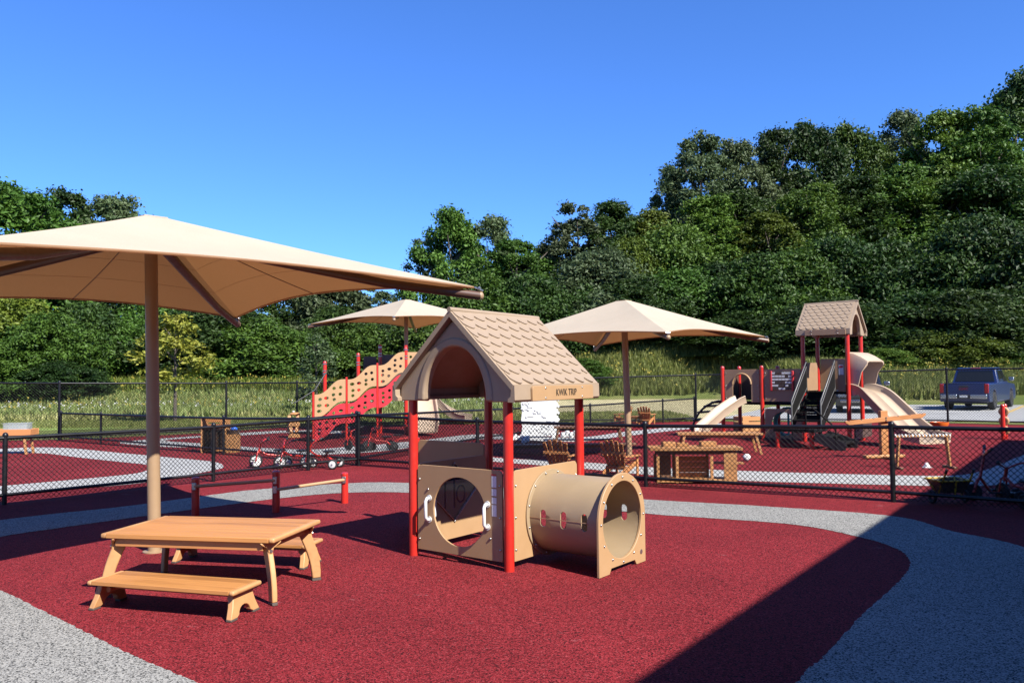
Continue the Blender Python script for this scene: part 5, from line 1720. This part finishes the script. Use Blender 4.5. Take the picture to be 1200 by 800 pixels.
# ================================================================== TRICYCLES, SCOOTER, CART
def tricycle_proto(wheel='white_plastic', frame='red_paint'):
    t = thing('tricycle', (0, 0, 0), 0, 'x', 'tricycle', 'red tricycles parked in the yards')
    def wheel_at(x, y, r, w=0.04):
        wq = MB().tube([(x + (r - 0.018) * math.cos(2 * PI * i / 18), y, r + (r - 0.018) * math.sin(2 * PI * i / 18)) for i in range(18)], 0.020, 8, close=True).build('tyre', M['tyre'], t, smooth=60)
        MB().lathe([(0.02, -0.022), (r - 0.03, -0.014), (r - 0.03, 0.014), (0.02, 0.022)], (x, y, r), 18, Matrix.Rotation(R(90), 3, 'X')).build('wheel_disc', M[wheel], wq, smooth=40)
        MB().cyl((x, y - 0.035, r), (x, y + 0.035, r), 0.012, 8).build('axle', M['steel'], wq)
    wheel_at(0.30, 0, 0.125)
    wheel_at(-0.28, 0.19, 0.095); wheel_at(-0.28, -0.19, 0.095)
    f = MB()
    for s in (-1, 1):
        f.tube([(0.30, s * 0.045, 0.125), (0.265, s * 0.045, 0.30), (0.25, 0, 0.33)], 0.012, 8)
    f.tube([(0.25, 0, 0.28), (0.215, 0, 0.44)], 0.022, 10)
    f.build('fork', M[frame], t, smooth=50)
    MB().tube([(0.24, 0, 0.33), (0.10, 0, 0.24), (-0.12, 0, 0.22), (-0.28, 0, 0.10)], 0.020, 10).tube([(-0.28, -0.20, 0.095), (-0.28, 0.20, 0.095)], 0.014, 8).tube([(-0.05, 0, 0.21), (-0.12, 0, 0.30)], 0.014, 8).build('frame', M[frame], t, smooth=50)
    hb = MB().tube([(0.10, -0.21, 0.53), (0.17, -0.13, 0.50), (0.215, 0, 0.44), (0.17, 0.13, 0.50), (0.10, 0.21, 0.53)], 0.013, 8).build('handlebar', M[frame], t, smooth=50)
    for s in (-1, 1):
        MB().tube([(0.115, s * 0.19, 0.523), (0.06, s * 0.255, 0.548)], 0.019, 8).build('grip', M['black_plastic'], hb, smooth=50)
        MB().box((0.30 + s * 0.05, s * 0.09, 0.125 + s * 0.03), (0.07, 0.06, 0.02)).build('pedal', M['black_plastic'], t, bevel=0.004)
    MB().lathe([(0.03, 0), (0.10, 0.008), (0.11, 0.03), (0.07, 0.045), (0.01, 0.045)], (-0.14, 0, 0.295), 14, Matrix.Diagonal((1.15, 0.9, 1))).build('seat', M['black_plastic'], t, smooth=50)
    return t
TW = tricycle_proto()
place(TW, 319, 547, R(196), 'red tricycle with white wheels, leftmost of the row behind the fence')
for px, py, rz, lab in ((346, 548, R(215), 'red tricycle with white wheels, middle one behind the balance beam fence'),
                        (377, 548.5, R(172), 'red tricycle with white wheels at the fence\'s gate post')):
    place(dup(TW, (0, 0, 0), 0), px, py, rz, lab)
TB = tricycle_proto('black_plastic')
place(TB, 420, 528, R(150), 'red tricycle with black wheels right behind the gate posts')
for px, py, rz, lab in ((446, 528, R(200), 'red tricycle with black wheels under the wavy wall'),
                        (473, 525, R(20), 'red tricycle with black wheels left of the playhouse\'s left post'),
                        (1196, 592, R(100), 'dark tricycle in the building\'s shade at the right edge')):
    place(dup(TB, (0, 0, 0), 0), px, py, rz, lab)

def scooter():
    p = g(1163, 587)
    t = thing('scooter', (p.x, p.y, 0), R(160), 'red scooter with black wheels standing in the shade behind right fence', 'scooter')
    def wh(x, y, r):
        w = MB().tube([(x + (r - 0.02) * math.cos(2 * PI * i / 16), y, r + (r - 0.02) * math.sin(2 * PI * i / 16)) for i in range(16)], 0.022, 8, close=True).build('tyre', M['tyre'], t, smooth=60)
        MB().cyl((x, y - 0.02, r), (x, y + 0.02, r), r - 0.03, 14).build('wheel_disc', M['black_plastic'], w, smooth=40)
    wh(0.22, 0, 0.11); wh(-0.30, 0.13, 0.08); wh(-0.30, -0.13, 0.08)
    MB().tube([(0.22, 0.04, 0.11), (0.17, 0.03, 0.26), (0.13, 0, 0.32), (0.08, 0, 0.60)], 0.018, 8).tube([(0.22, -0.04, 0.11), (0.17, -0.03, 0.26), (0.13, 0, 0.32)], 0.014, 8).build('stem', M['red_paint'], t, smooth=50)
    MB().tube([(0.13, 0, 0.30), (0.02, 0, 0.12), (-0.28, 0, 0.09)], 0.02, 8).tube([(-0.30, -0.13, 0.08), (-0.30, 0.13, 0.08)], 0.014, 8).build('frame', M['red_paint'], t, smooth=50)
    MB().box((-0.12, 0, 0.115), (0.34, 0.15, 0.02)).build('deck', M['black_plastic'], t, bevel=0.006)
    h = MB().tube([(0.04, -0.20, 0.68), (0.08, -0.04, 0.61), (0.08, 0.04, 0.61), (0.04, 0.20, 0.68)], 0.014, 8).build('handlebar', M['red_paint'], t, smooth=50)
    for s in (-1, 1):
        MB().tube([(0.05, s * 0.15, 0.66), (0.03, s * 0.25, 0.70)], 0.02, 8).build('grip', M['black_plastic'], h, smooth=50)
scooter()

def cart():
    p = g(1112, 589)
    t = thing('push_cart', (p.x, p.y, 0), R(5), 'small yellow push cart, half in the building\'s shade behind the fence', 'cart')
    vs = [(-0.21, -0.16, 0.30), (0.21, -0.16, 0.30), (0.21, 0.16, 0.30), (-0.21, 0.16, 0.30), (-0.13, -0.11, 0.14), (0.13, -0.11, 0.14), (0.13, 0.11, 0.14), (-0.13, 0.11, 0.14)]
    vi = [(x * 0.93, y * 0.93, z + 0.0) for x, y, z in vs[:4]] + [(x * 0.93, y * 0.93, z + 0.012) for x, y, z in vs[4:]]
    MB().add(vs + vi, [(0, 1, 5, 4), (1, 2, 6, 5), (2, 3, 7, 6), (3, 0, 4, 7), (4, 5, 6, 7), (8, 12, 13, 9), (9, 13, 14, 10), (10, 14, 15, 11), (11, 15, 12, 8), (12, 15, 14, 13), (0, 8, 9, 1), (1, 9, 10, 2), (2, 10, 11, 3), (3, 11, 8, 0)]).build('tub', M['dark_brown_panel'], t)
    MB().tube([(-0.22, -0.17, 0.30), (0.22, -0.17, 0.30), (0.22, 0.17, 0.30), (-0.22, 0.17, 0.30)], 0.012, 8, close=True).build('rim', M['yellow'], t, smooth=50)
    fr = MB()
    for x in (-0.18, 0.18):
        fr.tube([(x, -0.17, 0.30), (x, -0.24, 0.42)], 0.012, 8)
        fr.tube([(x, -0.16, 0.30), (x * 0.9, -0.02, 0.09), (x, 0.16, 0.30)], 0.010, 8)
    fr.tube([(0, -0.17, 0.30), (0, -0.12, 0.06)], 0.011, 8).tube([(-0.22, 0, 0.085), (0.22, 0, 0.085)], 0.010, 8)
    fr.build('frame', M['yellow'], t, smooth=50)
    for x in (-0.18, 0.18):
        MB().tube([(x, -0.235, 0.41), (x, -0.26, 0.46)], 0.017, 8).build('grip', M['black_plastic'], t, smooth=50)
    for x in (-0.22, 0.22):
        MB().tube([(x, 0.065 * math.cos(2 * PI * i / 14), 0.085 + 0.065 * math.sin(2 * PI * i / 14)) for i in range(14)], 0.020, 8, close=True).build('wheel', M['tyre'], t, smooth=60)
cart()

# ================================================================== LOOSE PLAY THINGS IN THE FAR YARDS
def beam_stand():
    p = g(1036, 537)
    t = thing('beam_stand', (p.x, p.y, 0), R(9), 'orange wood notched beam on a tall post before the wavy slide', 'balance stand')
    MB().box((0, 0, 0.47), (0.15, 0.10, 0.94)).build('post', M['wood_orange'], t, bevel=0.008)
    a = Vector((-0.86, -0.065, 0.72)); b = Vector((0.86, -0.065, 0.84))
    out = [(-0.86, 0.0), (-0.78, -0.05), (0.78, -0.05), (0.86, 0.0)]
    top = []
    for k in range(7):
        x = 0.78 - k * 0.26
        top += [(x + 0.02, 0.035), (x, 0.012), (x - 0.02, 0.035)]
    MB().plate(out + [(0.86, 0.035)] + top + [(-0.86, 0.035)], (), 0.05, lambda u, v, w: (u, -0.078 + w, 0.78 + u * 0.072 + v)).build('beam', M['wood_orange'], t, bevel=0.004)
    for z in (0.755, 0.80):
        MB().cyl((0.0, -0.103, z), (0.0, -0.112, z), 0.016, 8).build('bolt', M['steel'], t)
    MB().bar((-0.42, 0, 0.045), (0.42, 0, 0.045), 0.14, 0.06).build('foot', M['wood_tan'], t, bevel=0.015)
    MB().bar((0, -0.36, 0.025), (0, 0.36, 0.025), 0.12, 0.05).build('foot', M['wood_tan'], t, bevel=0.012)
beam_stand()

def sawhorse():
    p = g(1082, 548.5)
    t = thing('sawhorse', (p.x, p.y, 0), R(1), 'narrow tan sawhorse with a rope-bound bar in front of slide', 'sawhorse')
    MB().bar((-0.50, 0, 0.565), (0.50, 0, 0.565), 0.05, 0.035).build('bar', M['wood_tan'], t, bevel=0.005)
    for k in range(17):
        x = -0.48 + k * 0.06
        MB().lathe([(0.030, -0.012), (0.036, 0), (0.030, 0.012)], (x, 0, 0.57), 10, Matrix.Rotation(R(90), 3, 'Y')).build('rope_turn', M['white_plastic'], t, smooth=60)
    for s in (-1, 1):
        MB().bar((s * 0.42, 0, 0.55), (s * 0.47, 0, 0.03), 0.085, 0.03, (1, 0, 0)).build('leg', M['wood_tan'], t, bevel=0.005)
        MB().bar((s * 0.47, -0.20, 0.02), (s * 0.47, 0.20, 0.02), 0.06, 0.04).build('foot', M['wood_brown'], t, bevel=0.008)
sawhorse()

def spinner():
    p = g(1101.5, 512)
    t = thing('bowl_spinner', (p.x, p.y, 0), 0, 'bright orange bowl seat on a stem right of the wavy slide', 'play seat')
    MB().lathe([(0.16, 0.0), (0.15, 0.03), (0.05, 0.05), (0.045, 0.20), (0.09, 0.24)], (0, 0, 0), 20).build('stem', M['orange'], t, smooth=40)
    MB().lathe([(0.08, 0.235), (0.17, 0.25), (0.215, 0.33), (0.225, 0.39), (0.205, 0.39), (0.18, 0.33), (0.02, 0.29)], (0, 0, 0), 24).build('bowl', M['orange'], t, smooth=50)
spinner()

def disc_posts():
    p = g(1176, 515)
    t = thing('disc_post', (p.x, p.y, 0), R(50), 'short red posts with three stacked tan discs near building shade', 'play panel')
    for x in (0, 0.30):
        MB().cyl((x, 0, 0), (x, 0, 0.84), 0.052, 16).lathe([(0.052, 0.84), (0.04, 0.865), (0.005, 0.872)], (x, 0, 0), 16).build('post', M['red_paint'], t, smooth=40)
    for k in range(3):
        z = 0.14 + k * 0.235
        d = MB().lathe([(0.02, -0.05), (0.10, -0.045), (0.118, -0.02), (0.118, 0.02), (0.10, 0.045), (0.02, 0.05)], (0.15, 0, z + 0.08), 22, Matrix.Rotation(R(90), 3, 'Y')).build('disc', M['tan_plastic'], t, smooth=50)
        MB().lathe([(0.07, -0.002), (0.06, 0.004)], (0.096, 0, z + 0.08), 18, Matrix.Rotation(R(90), 3, 'Y')).build('disc_face', M['dark_brown_panel'], d)
disc_posts()

p = g(875, 540)
b = MB()
rb = random.Random(9)
bm = bmesh.new(); bmesh.ops.create_icosphere(bm, subdivisions=3, radius=0.072)
for v in bm.verts: v.co *= 1 + 0.10 * math.sin(v.co.x * 90 + 1) * math.sin(v.co.z * 80) + rb.uniform(-0.03, 0.03)
b.v = [tuple(v.co) for v in bm.verts]; b.f = [tuple(v.index for v in f.verts) for f in bm.faces]; bm.free()
o = b.build('ball', M['white_plastic'], smooth=80); o.location = (p.x, p.y, 0.07)
tag(o, 'small white crumpled ball on red ground right of the workbench', 'ball')
p = g(1086, 547.5)
o = MB().lathe([(0.085, 0.0), (0.085, 0.008), (0.06, 0.012), (0.022, 0.085), (0.012, 0.085)], (0, 0, 0), 18).build('marker_cone', M['white_plastic'], smooth=40)
o.location = (p.x, p.y, 0); tag(o, 'small white marker cone on red ground under the sawhorse', 'cone')

def cupboard():
    p = g(249, 532)
    t = thing('play_cupboard', (p.x - 0.1, p.y + 0.45, 0), R(-4), 'wooden play cupboard, open inside darkened as shade, behind the left fences', 'cupboard')
    w = M['wood_orange']
    for s in (-1, 1):
        MB().box((s * 0.265, 0.02, 0.40), (0.05, 0.30, 0.80)).build('side', M['wood_tan'], t, bevel=0.006)
    MB().plate(rrect(-0.24, 0.56, 0.24, 0.79, 0.01, 1), [rrect(-0.17, 0.665, 0.17, 0.70, 0.016, 4)], 0.025, lambda u, v, w_: (u, -0.11 + w_, v)).build('top_panel', w, t)
    for k in range(5):
        MB().box((-0.192 + k * 0.096, 0.05, 0.30), (0.092, 0.02, 0.50)).build('back_board', M['wood_shade'], t, bevel=0.002)  # boards and dividers coloured near black for the shade inside
    MB().box((0, 0.03, 0.54), (0.48, 0.26, 0.025)).build('shelf', M['wood_brown'], t)
    for k in range(4):
        MB().box((-0.18 + k * 0.12, -0.02, 0.28), (0.016, 0.14, 0.40)).build('divider', M['wood_shade'], t)
    MB().box((0, 0.03, 0.05), (0.48, 0.26, 0.025)).build('shelf', w, t)
    q = g(269.5, 532)
    q.y += 0.45; q.x -= 0.1
    u = thing('sink_stand', (q.x + 0.01, q.y + 0.02, 0), R(-4), 'narrow light wood stand with a dark basin beside play cupboard', 'stand')
    MB().box((0, 0, 0.21), (0.235, 0.28, 0.42)).build('box', M['wood_tan'], u, bevel=0.004)
    MB().lathe([(0.10, 0.42), (0.135, 0.44), (0.148, 0.51), (0.155, 0.52), (0.135, 0.52), (0.11, 0.45), (0.02, 0.435)], (0.02, 0, 0), 18, Matrix.Diagonal((1, 0.95, 1))).build('basin', M['dark_brown_panel'], u, smooth=40)
    bm = bmesh.new(); bmesh.ops.create_icosphere(bm, subdivisions=2, radius=0.09)
    b2 = MB(); b2.v = [(v.co.x, v.co.y, v.co.z * 0.6) for v in bm.verts]; b2.f = [tuple(v.index for v in f.verts) for f in bm.faces]; bm.free()
    o = b2.build('sponge', M['blue_plastic'], smooth=80); o.location = (q.x + 0.04, q.y, 0.54)
    tag(o, 'bright blue lump lying in the dark basin of wooden stand', 'toy')
cupboard()

def stump_stack():
    p = g(344, 512.5)
    t = thing('block_tower', (p.x, p.y, 0), R(20), 'stack of crossed wooden blocks left of the wavy climbing wall', 'wood blocks')
    z = 0.0
    rr = random.Random(8)
    for k in range(4):
        for s in (-1, 1):
            m = MB().plate([(-0.17, 0), (0.17, 0), (0.15, 0.10), (0.10, 0.155), (-0.10, 0.155), (-0.15, 0.10)], (), 0.09, lambda u, v, w: (u, s * 0.10 + w, v))
            a = R(90 * (k % 2)) + rr.uniform(-0.2, 0.2)
            b = m.build('block', M['wood_tan' if (k + s) % 3 else 'wood_orange'], t, bevel=0.012)
            b.location = (rr.uniform(-0.02, 0.02), 0, z + 0.002); b.rotation_euler = (0, 0, a)
        z += 0.16
    MB().lathe([(0.14, z + 0.002), (0.16, z + 0.03), (0.10, z + 0.07), (0.02, z + 0.075)], (0.04, 0, 0), 14).build('top_block', M['wood_tan'], t, smooth=40)
    MB().lathe([(0.03, z + 0.076), (0.04, z + 0.10), (0.01, z + 0.125)], (0.0, 0.02, 0), 10).build('knob', M['white_plastic'], t, smooth=50)
stump_stack()

def water_table():
    p = g(6, 533)
    t = thing('water_table', (p.x, p.y + 0.2, 0), R(8), 'orange wood water table with a clear bin at left edge', 'water table')
    for sx in (-1, 1):
        for sy in (-1, 1):
            MB().bar((sx * 0.36, sy * 0.16, 0.44), (sx * 0.42, sy * 0.20, 0), 0.05, 0.05, (0, 1, 0)).build('leg', M['wood_tan'], t, bevel=0.005)
    for s in (-1, 1):
        MB().box((0, s * 0.22, 0.51), (1.04, 0.03, 0.14)).build('side', M['wood_orange'], t, bevel=0.006)
        MB().box((s * 0.50, 0, 0.51), (0.03, 0.41, 0.14)).build('side', M['wood_orange'], t, bevel=0.006)
    MB().box((0, 0, 0.455), (0.97, 0.40, 0.02)).build('bottom', M['wood_orange'], t)
    q = thing('clear_bin', (p.x + 0.16, p.y + 0.2, 0.468), R(8), 'clear plastic bin standing in the wooden water table', 'bin')
    MB().plate(rrect(-0.26, -0.17, 0.26, 0.17, 0.03), [rrect(-0.252, -0.162, 0.252, 0.162, 0.026)], 0.24, lambda u, v, w: (u, v, 0.125 + w)).build('wall', M['clear_plastic'], q)
    MB().plate(rrect(-0.252, -0.162, 0.252, 0.162, 0.026), (), 0.006, lambda u, v, w: (u, v, 0.008 + w)).build('floor', M['clear_plastic'], q)
    MB().plate(rrect(-0.285, -0.195, 0.285, 0.195, 0.035), [rrect(-0.26, -0.17, 0.26, 0.17, 0.03)], 0.012, lambda u, v, w: (u, v, 0.251 + w)).build('rim', M['clear_plastic'], q)
water_table()

def white_wall():
    p = g(633, 512.5)
    t = thing('white_panel', (p.x, p.y, 0), R(-2), 'white plastic building-block wall with raised shapes behind the playhouse', 'play panel')
    H, W = 1.16, 1.04
    edge_holes = [circle(W / 2 - 0.045, z, 0.028, 12) for z in (0.62, 0.80, 0.98)]
    out = [(W / 2 - 0.02, 0.04)]
    zz = 0.08
    while zz < H - 0.05:
        out += [(W / 2 - 0.02, zz), (W / 2 + 0.012, zz + 0.025), (W / 2 + 0.018, zz + 0.05), (W / 2 + 0.012, zz + 0.075), (W / 2 - 0.02, zz + 0.10)]
        zz += 0.18
    out += [(W / 2 - 0.03, H), (-W / 2 + 0.02, H), (-W / 2, 0.9), (-W / 2 + 0.03, 0.7), (-W / 2, 0.5), (-W / 2 + 0.03, 0.3), (-W / 2, 0.04)]
    pn = MB().plate(out, edge_holes, 0.09, lambda u, v, w: (u, w, v)).build('board', M['white_plastic'], t, bevel=0.008)
    rr = random.Random(12)
    for k in range(15):
        x = rr.uniform(-W / 2 + 0.1, W / 2 - 0.2); z = rr.uniform(0.12, H - 0.12)
        a = rr.choice([0, 0, 0, 0.5, -0.6])
        m = Matrix.Rotation(a, 3, 'Y')
        r = MB().box((x, -0.051, z), (rr.uniform(0.10, 0.26), 0.022, 0.03), m=m)
        for q in range(rr.randrange(1, 4)):
            r.box((x + rr.uniform(-0.1, 0.1), -0.0515, z - 0.03), (0.04, 0.024, 0.05))
        r.build('raised_shape', M['white_plastic'], pn, bevel=0.006)
    for s in (-1, 1):
        MB().box((s * 0.36, 0, 0.02), (0.10, 0.5, 0.04)).build('foot', M['white_plastic'], t, bevel=0.01)
    def piece(px, py, sc, rz, lab):
        q = g(px, py)
        mb = MB()
        for k in range(4):
            mb.lathe([(0.035 * sc, 0), (0.05 * sc, 0.03 * sc), (0.05 * sc, 0.09 * sc), (0.03 * sc, 0.12 * sc)], ((k - 1.5) * 0.085 * sc, 0.02 * math.sin(k * 2), 0.005 + 0.04 * sc * (k % 2)), 10)
        mb.box((0, 0, 0.05 * sc), (0.34 * sc, 0.06 * sc, 0.05 * sc))
        o = mb.build('block_piece', M['white_plastic'], smooth=40); o.location = (q.x, q.y, 0); o.rotation_euler = (0, 0, rz)
        tag(o, lab, 'toy block', 'loose white plastic building pieces')
    piece(606, 516, 1.0, 0.3, 'loose white plastic piece left of the white wall\'s foot')
    piece(616, 519, 1.1, 1.2, 'loose white plastic piece in front of white wall\'s left foot')
    piece(667, 513, 1.3, -0.1, 'large loose white plastic piece under the dark table')
white_wall()
def toy_crate():
    p = g(880, 507)
    t = thing('wooden_crate', (p.x, p.y + 0.4, 0), R(20), 'open wooden crate under the deck of the play tower', 'crate')
    for k in range(3):
        for s in (-1, 1):
            MB().box((0, s * 0.22, 0.09 + k * 0.15), (0.60, 0.02, 0.12)).build('slat', M['wood_tan'], t, bevel=0.004)
            MB().box((s * 0.30, 0, 0.09 + k * 0.15), (0.02, 0.42, 0.12)).build('slat', M['wood_tan'], t, bevel=0.004)
    MB().box((0, 0, 0.02), (0.58, 0.42, 0.02)).build('bottom', M['wood_tan'], t)
toy_crate()

# ================================================================== PARKED VEHICLES
def vehicle(kind, px, py, heading, label, cat, paint, front=False):
    p = g(px, py)
    if front:
        p = p - Vector((math.cos(heading), math.sin(heading), 0)) * 4.7
    t = thing('pickup_truck' if kind == 'truck' else 'parked_car', (p.x, p.y, 0), heading, label, cat)
    # local: rear bumper at x = 0, front at +x, y left
    if kind == 'truck':
        L, W, hb, hr = 5.8, 1.96, 1.16, 1.86
    else:
        L, W, hb, hr = 4.7, 1.88, 1.05, 1.72
    wx = (1.15, L - 1.0); wr = 0.40
    side = [(0.06, 0.50), (0.02, 0.72), (0.05, hb - 0.03), (0.12, hb)]
    if kind == 'truck':
        side += [(1.98, hb), (2.0, hb), (4.15, hb + 0.0), (L - 0.25, hb - 0.08), (L - 0.03, hb - 0.22), (L, 0.55), (L - 0.1, 0.36)]
    else:
        side += [(0.2, hb), (3.3, hb), (L - 0.35, hb - 0.12), (L - 0.03, hb - 0.3), (L, 0.5), (L - 0.1, 0.30)]
    low = []
    for x in reversed(wx):
        low += [(x + wr + 0.09, 0.34)] + [(x + (wr + 0.08) * math.cos(PI * i / 10), wr + (wr + 0.08) * math.sin(PI * i / 10)) for i in range(11)] + [(x - wr - 0.09, 0.34)]
    outl = side + low + [(0.12, 0.36)]
    hole = []
    body = MB().plate(outl, (), W, lambda u, v, w: (u, w * (1 - 0.04 * max(0, (v - 0.8))), v)).build('body', M[paint], t, bevel=0.04, seg=3)
    # cabin
    if kind == 'truck':
        cab = [(2.05, hb - 0.01), (2.12, hb + 0.04), (2.35, hr - 0.05), (2.5, hr), (3.4, hr), (3.6, hr - 0.04), (4.25, hb + 0.02), (4.3, hb - 0.01)]
    else:
        cab = [(0.10, hb - 0.01), (0.14, hb + 0.03), (0.45, hr - 0.08), (0.65, hr), (2.4, hr), (2.6, hr - 0.04), (3.35, hb + 0.02), (3.4, hb - 0.01)]
    def taper(u, v, w):
        k = (v - hb) / (hr - hb)
        return (u, w * (0.95 - 0.16 * max(0, k)), v)
    MB().plate(cab, (), W, taper).build('cabin', M[paint], t, bevel=0.05, seg=3)
    # glass, set 6 mm proud of the cabin
    zt, zb = hr - 0.14, hb + 0.07
    xr = cab[2][0]; xb = cab[1][0]
    def rear_x(z): return xb + (xr - xb) * (z - cab[1][1]) / (cab[2][1] - cab[1][1])
    hw = lambda z: W / 2 * (0.95 - 0.16 * (z - hb) / (hr - hb))
    q = [(rear_x(z) - 0.012, s * (hw(z) - 0.12), z) for z, s in ((zb, -1), (zb, 1), (zt, 1), (zt, -1))]
    q2 = [(x - 0.01, y, z) for x, y, z in q]
    MB().add(q + q2, [(0, 1, 2, 3), (4, 7, 6, 5), (0, 4, 5, 1), (1, 5, 6, 2), (2, 6, 7, 3), (3, 7, 4, 0)]).build('rear_window', M['car_glass'], t)
    fa, fb = cab[-3], cab[-2]
    def front_x(z): return fb[0] + (fa[0] - fb[0]) * (z - fb[1]) / (fa[1] - fb[1])
    q = [(front_x(z) + 0.012, s * (hw(z) - 0.10), z) for z, s in ((zb, -1), (zb, 1), (zt + 0.03, 1), (zt + 0.03, -1))]
    q2 = [(x + 0.01, y, z) for x, y, z in q]
    MB().add(q + q2, [(0, 3, 2, 1), (4, 5, 6, 7), (0, 1, 5, 4), (1, 2, 6, 5), (2, 3, 7, 6), (3, 0, 4, 7)]).build('windscreen', M['car_glass'], t)
    MB().box((L - 0.02, 0, 0.72), (0.06, W - 0.95, 0.20)).build('grille', M['black_plastic'], t, bevel=0.02)
    MB().box((L - 0.01, 0, 0.50), (0.10, W - 0.30, 0.12)).build('front_bumper', M['chrome'], t, bevel=0.03)
    xf0 = cab[-2][0] - 0.12; xm = (cab[3][0] + cab[-2][0]) / 2 - 0.1
    for s in (-1, 1):
        for a, b, c, d in (((xr + 0.12), xm - 0.04, xm - 0.04, xr + 0.22), (xm + 0.04, xf0, cab[-3][0] - 0.08, xm + 0.04)):
            pts = [(a, zb), (b, zb), (c, zt), (d, zt)]
            MB().plate(pts, (), 0.012, lambda u, v, w: (u, s * (hw(v) + 0.010) + w, v)).build('side_window', M['car_glass'], t)
        MB().box((xf0 - 0.10, s * (W / 2 + 0.14), hb + 0.16), (0.10, 0.22, 0.18)).build('mirror', M['chrome'], t, bevel=0.03)
    # wheels
    for x in wx:
        for s in (-1, 1):
            y = s * (W / 2 - 0.12)
            ty = MB().lathe([(wr * 0.62, -0.13), (wr * 0.93, -0.13), (wr, -0.08), (wr, 0.08), (wr * 0.93, 0.13), (wr * 0.62, 0.13)], (x, y, wr), 28, Matrix.Rotation(R(90), 3, 'X')).build('tyre', M['tyre'], t, smooth=40)
            rim = MB().lathe([(wr * 0.60, -0.11), (wr * 0.64, 0.0), (wr * 0.60, 0.11)], (x, y, wr), 24, Matrix.Rotation(R(90), 3, 'X'))
            for k in range(6):
                a = k * PI / 3
                rim.bar((x + 0.04 * math.cos(a), y + s * 0.125, wr + 0.04 * math.sin(a)), (x + wr * 0.6 * math.cos(a), y + s * 0.125, wr + wr * 0.6 * math.sin(a)), 0.03, 0.07, (0, 1, 0))
            rim.build('rim', M['chrome'], ty, smooth=40)
    if kind == 'truck':
        tg = MB().box((0.015, 0, 0.90), (0.03, W - 0.42, 0.48)).build('tailgate', M[paint], t, bevel=0.01)
        MB().box((-0.004, 0, 1.03), (0.02, 0.36, 0.07)).build('handle', M['black_plastic'], tg, bevel=0.01)
        cu = bpy.data.curves.new('badge', 'FONT'); cu.body = 'GMC'; cu.size = 0.13; cu.align_x = 'CENTER'; cu.align_y = 'CENTER'; cu.extrude = 0.006
        tmp = bpy.data.objects.new('tmp', cu); col.objects.link(tmp)
        me = bpy.data.meshes.new_from_object(tmp.evaluated_get(bpy.context.evaluated_depsgraph_get()))
        bpy.data.objects.remove(tmp)
        me.materials.clear(); me.materials.append(M['tail_red'])
        bd = bpy.data.objects.new('badge', me); col.objects.link(bd); bd.parent = tg
        bd.location = (-0.008, 0, 0.92); bd.rotation_euler = (R(90), 0, R(-90)); bd.scale = (1.3, 1, 1)
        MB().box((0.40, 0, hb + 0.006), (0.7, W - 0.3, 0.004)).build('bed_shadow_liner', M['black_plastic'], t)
        MB().box((2.34, 0, hr - 0.045), (0.03, 0.42, 0.05)).build('brake_light', M['tail_red'], t, bevel=0.008)
    for s in (-1, 1):
        MB().box((0.05, s * (W / 2 - 0.10), 0.94), (0.09, 0.17, 0.40)).build('tail_light', M['tail_red'], t, bevel=0.02)
        MB().box((-0.03, s * (W / 2 - 0.40), 0.60), (0.13, 0.66, 0.19)).build('bumper', M['chrome'], t, bevel=0.03)
        MB().box((L - 0.02, s * (W / 2 - 0.24), hb - 0.32), (0.06, 0.36, 0.16)).build('headlight', M['clear_plastic'], t, bevel=0.02)
    MB().box((-0.025, 0, 0.59), (0.12, W - 1.46, 0.14)).build('bumper_step', M['black_plastic'], t, bevel=0.02)
    MB().box((-0.09, 0, 0.60), (0.01, 0.31, 0.10)).build('number_plate', M['white_plastic'], t, bevel=0.004)
    MB().box((L / 2, 0, 0.36), (L - 0.5, W - 0.3, 0.16)).build('chassis', M['black_plastic'], t)
    return t
vehicle('truck', 1130, 480.5, math.atan2(0.755, 0.655), 'blue pickup truck parked beyond the tall fence at right', 'pickup truck', 'truck_blue')
vehicle('car', 1009, 484, math.atan2(-0.93, -0.37), 'black parked car half hidden behind the play tower\'s hooded slide', 'car', 'car_dark', front=True)
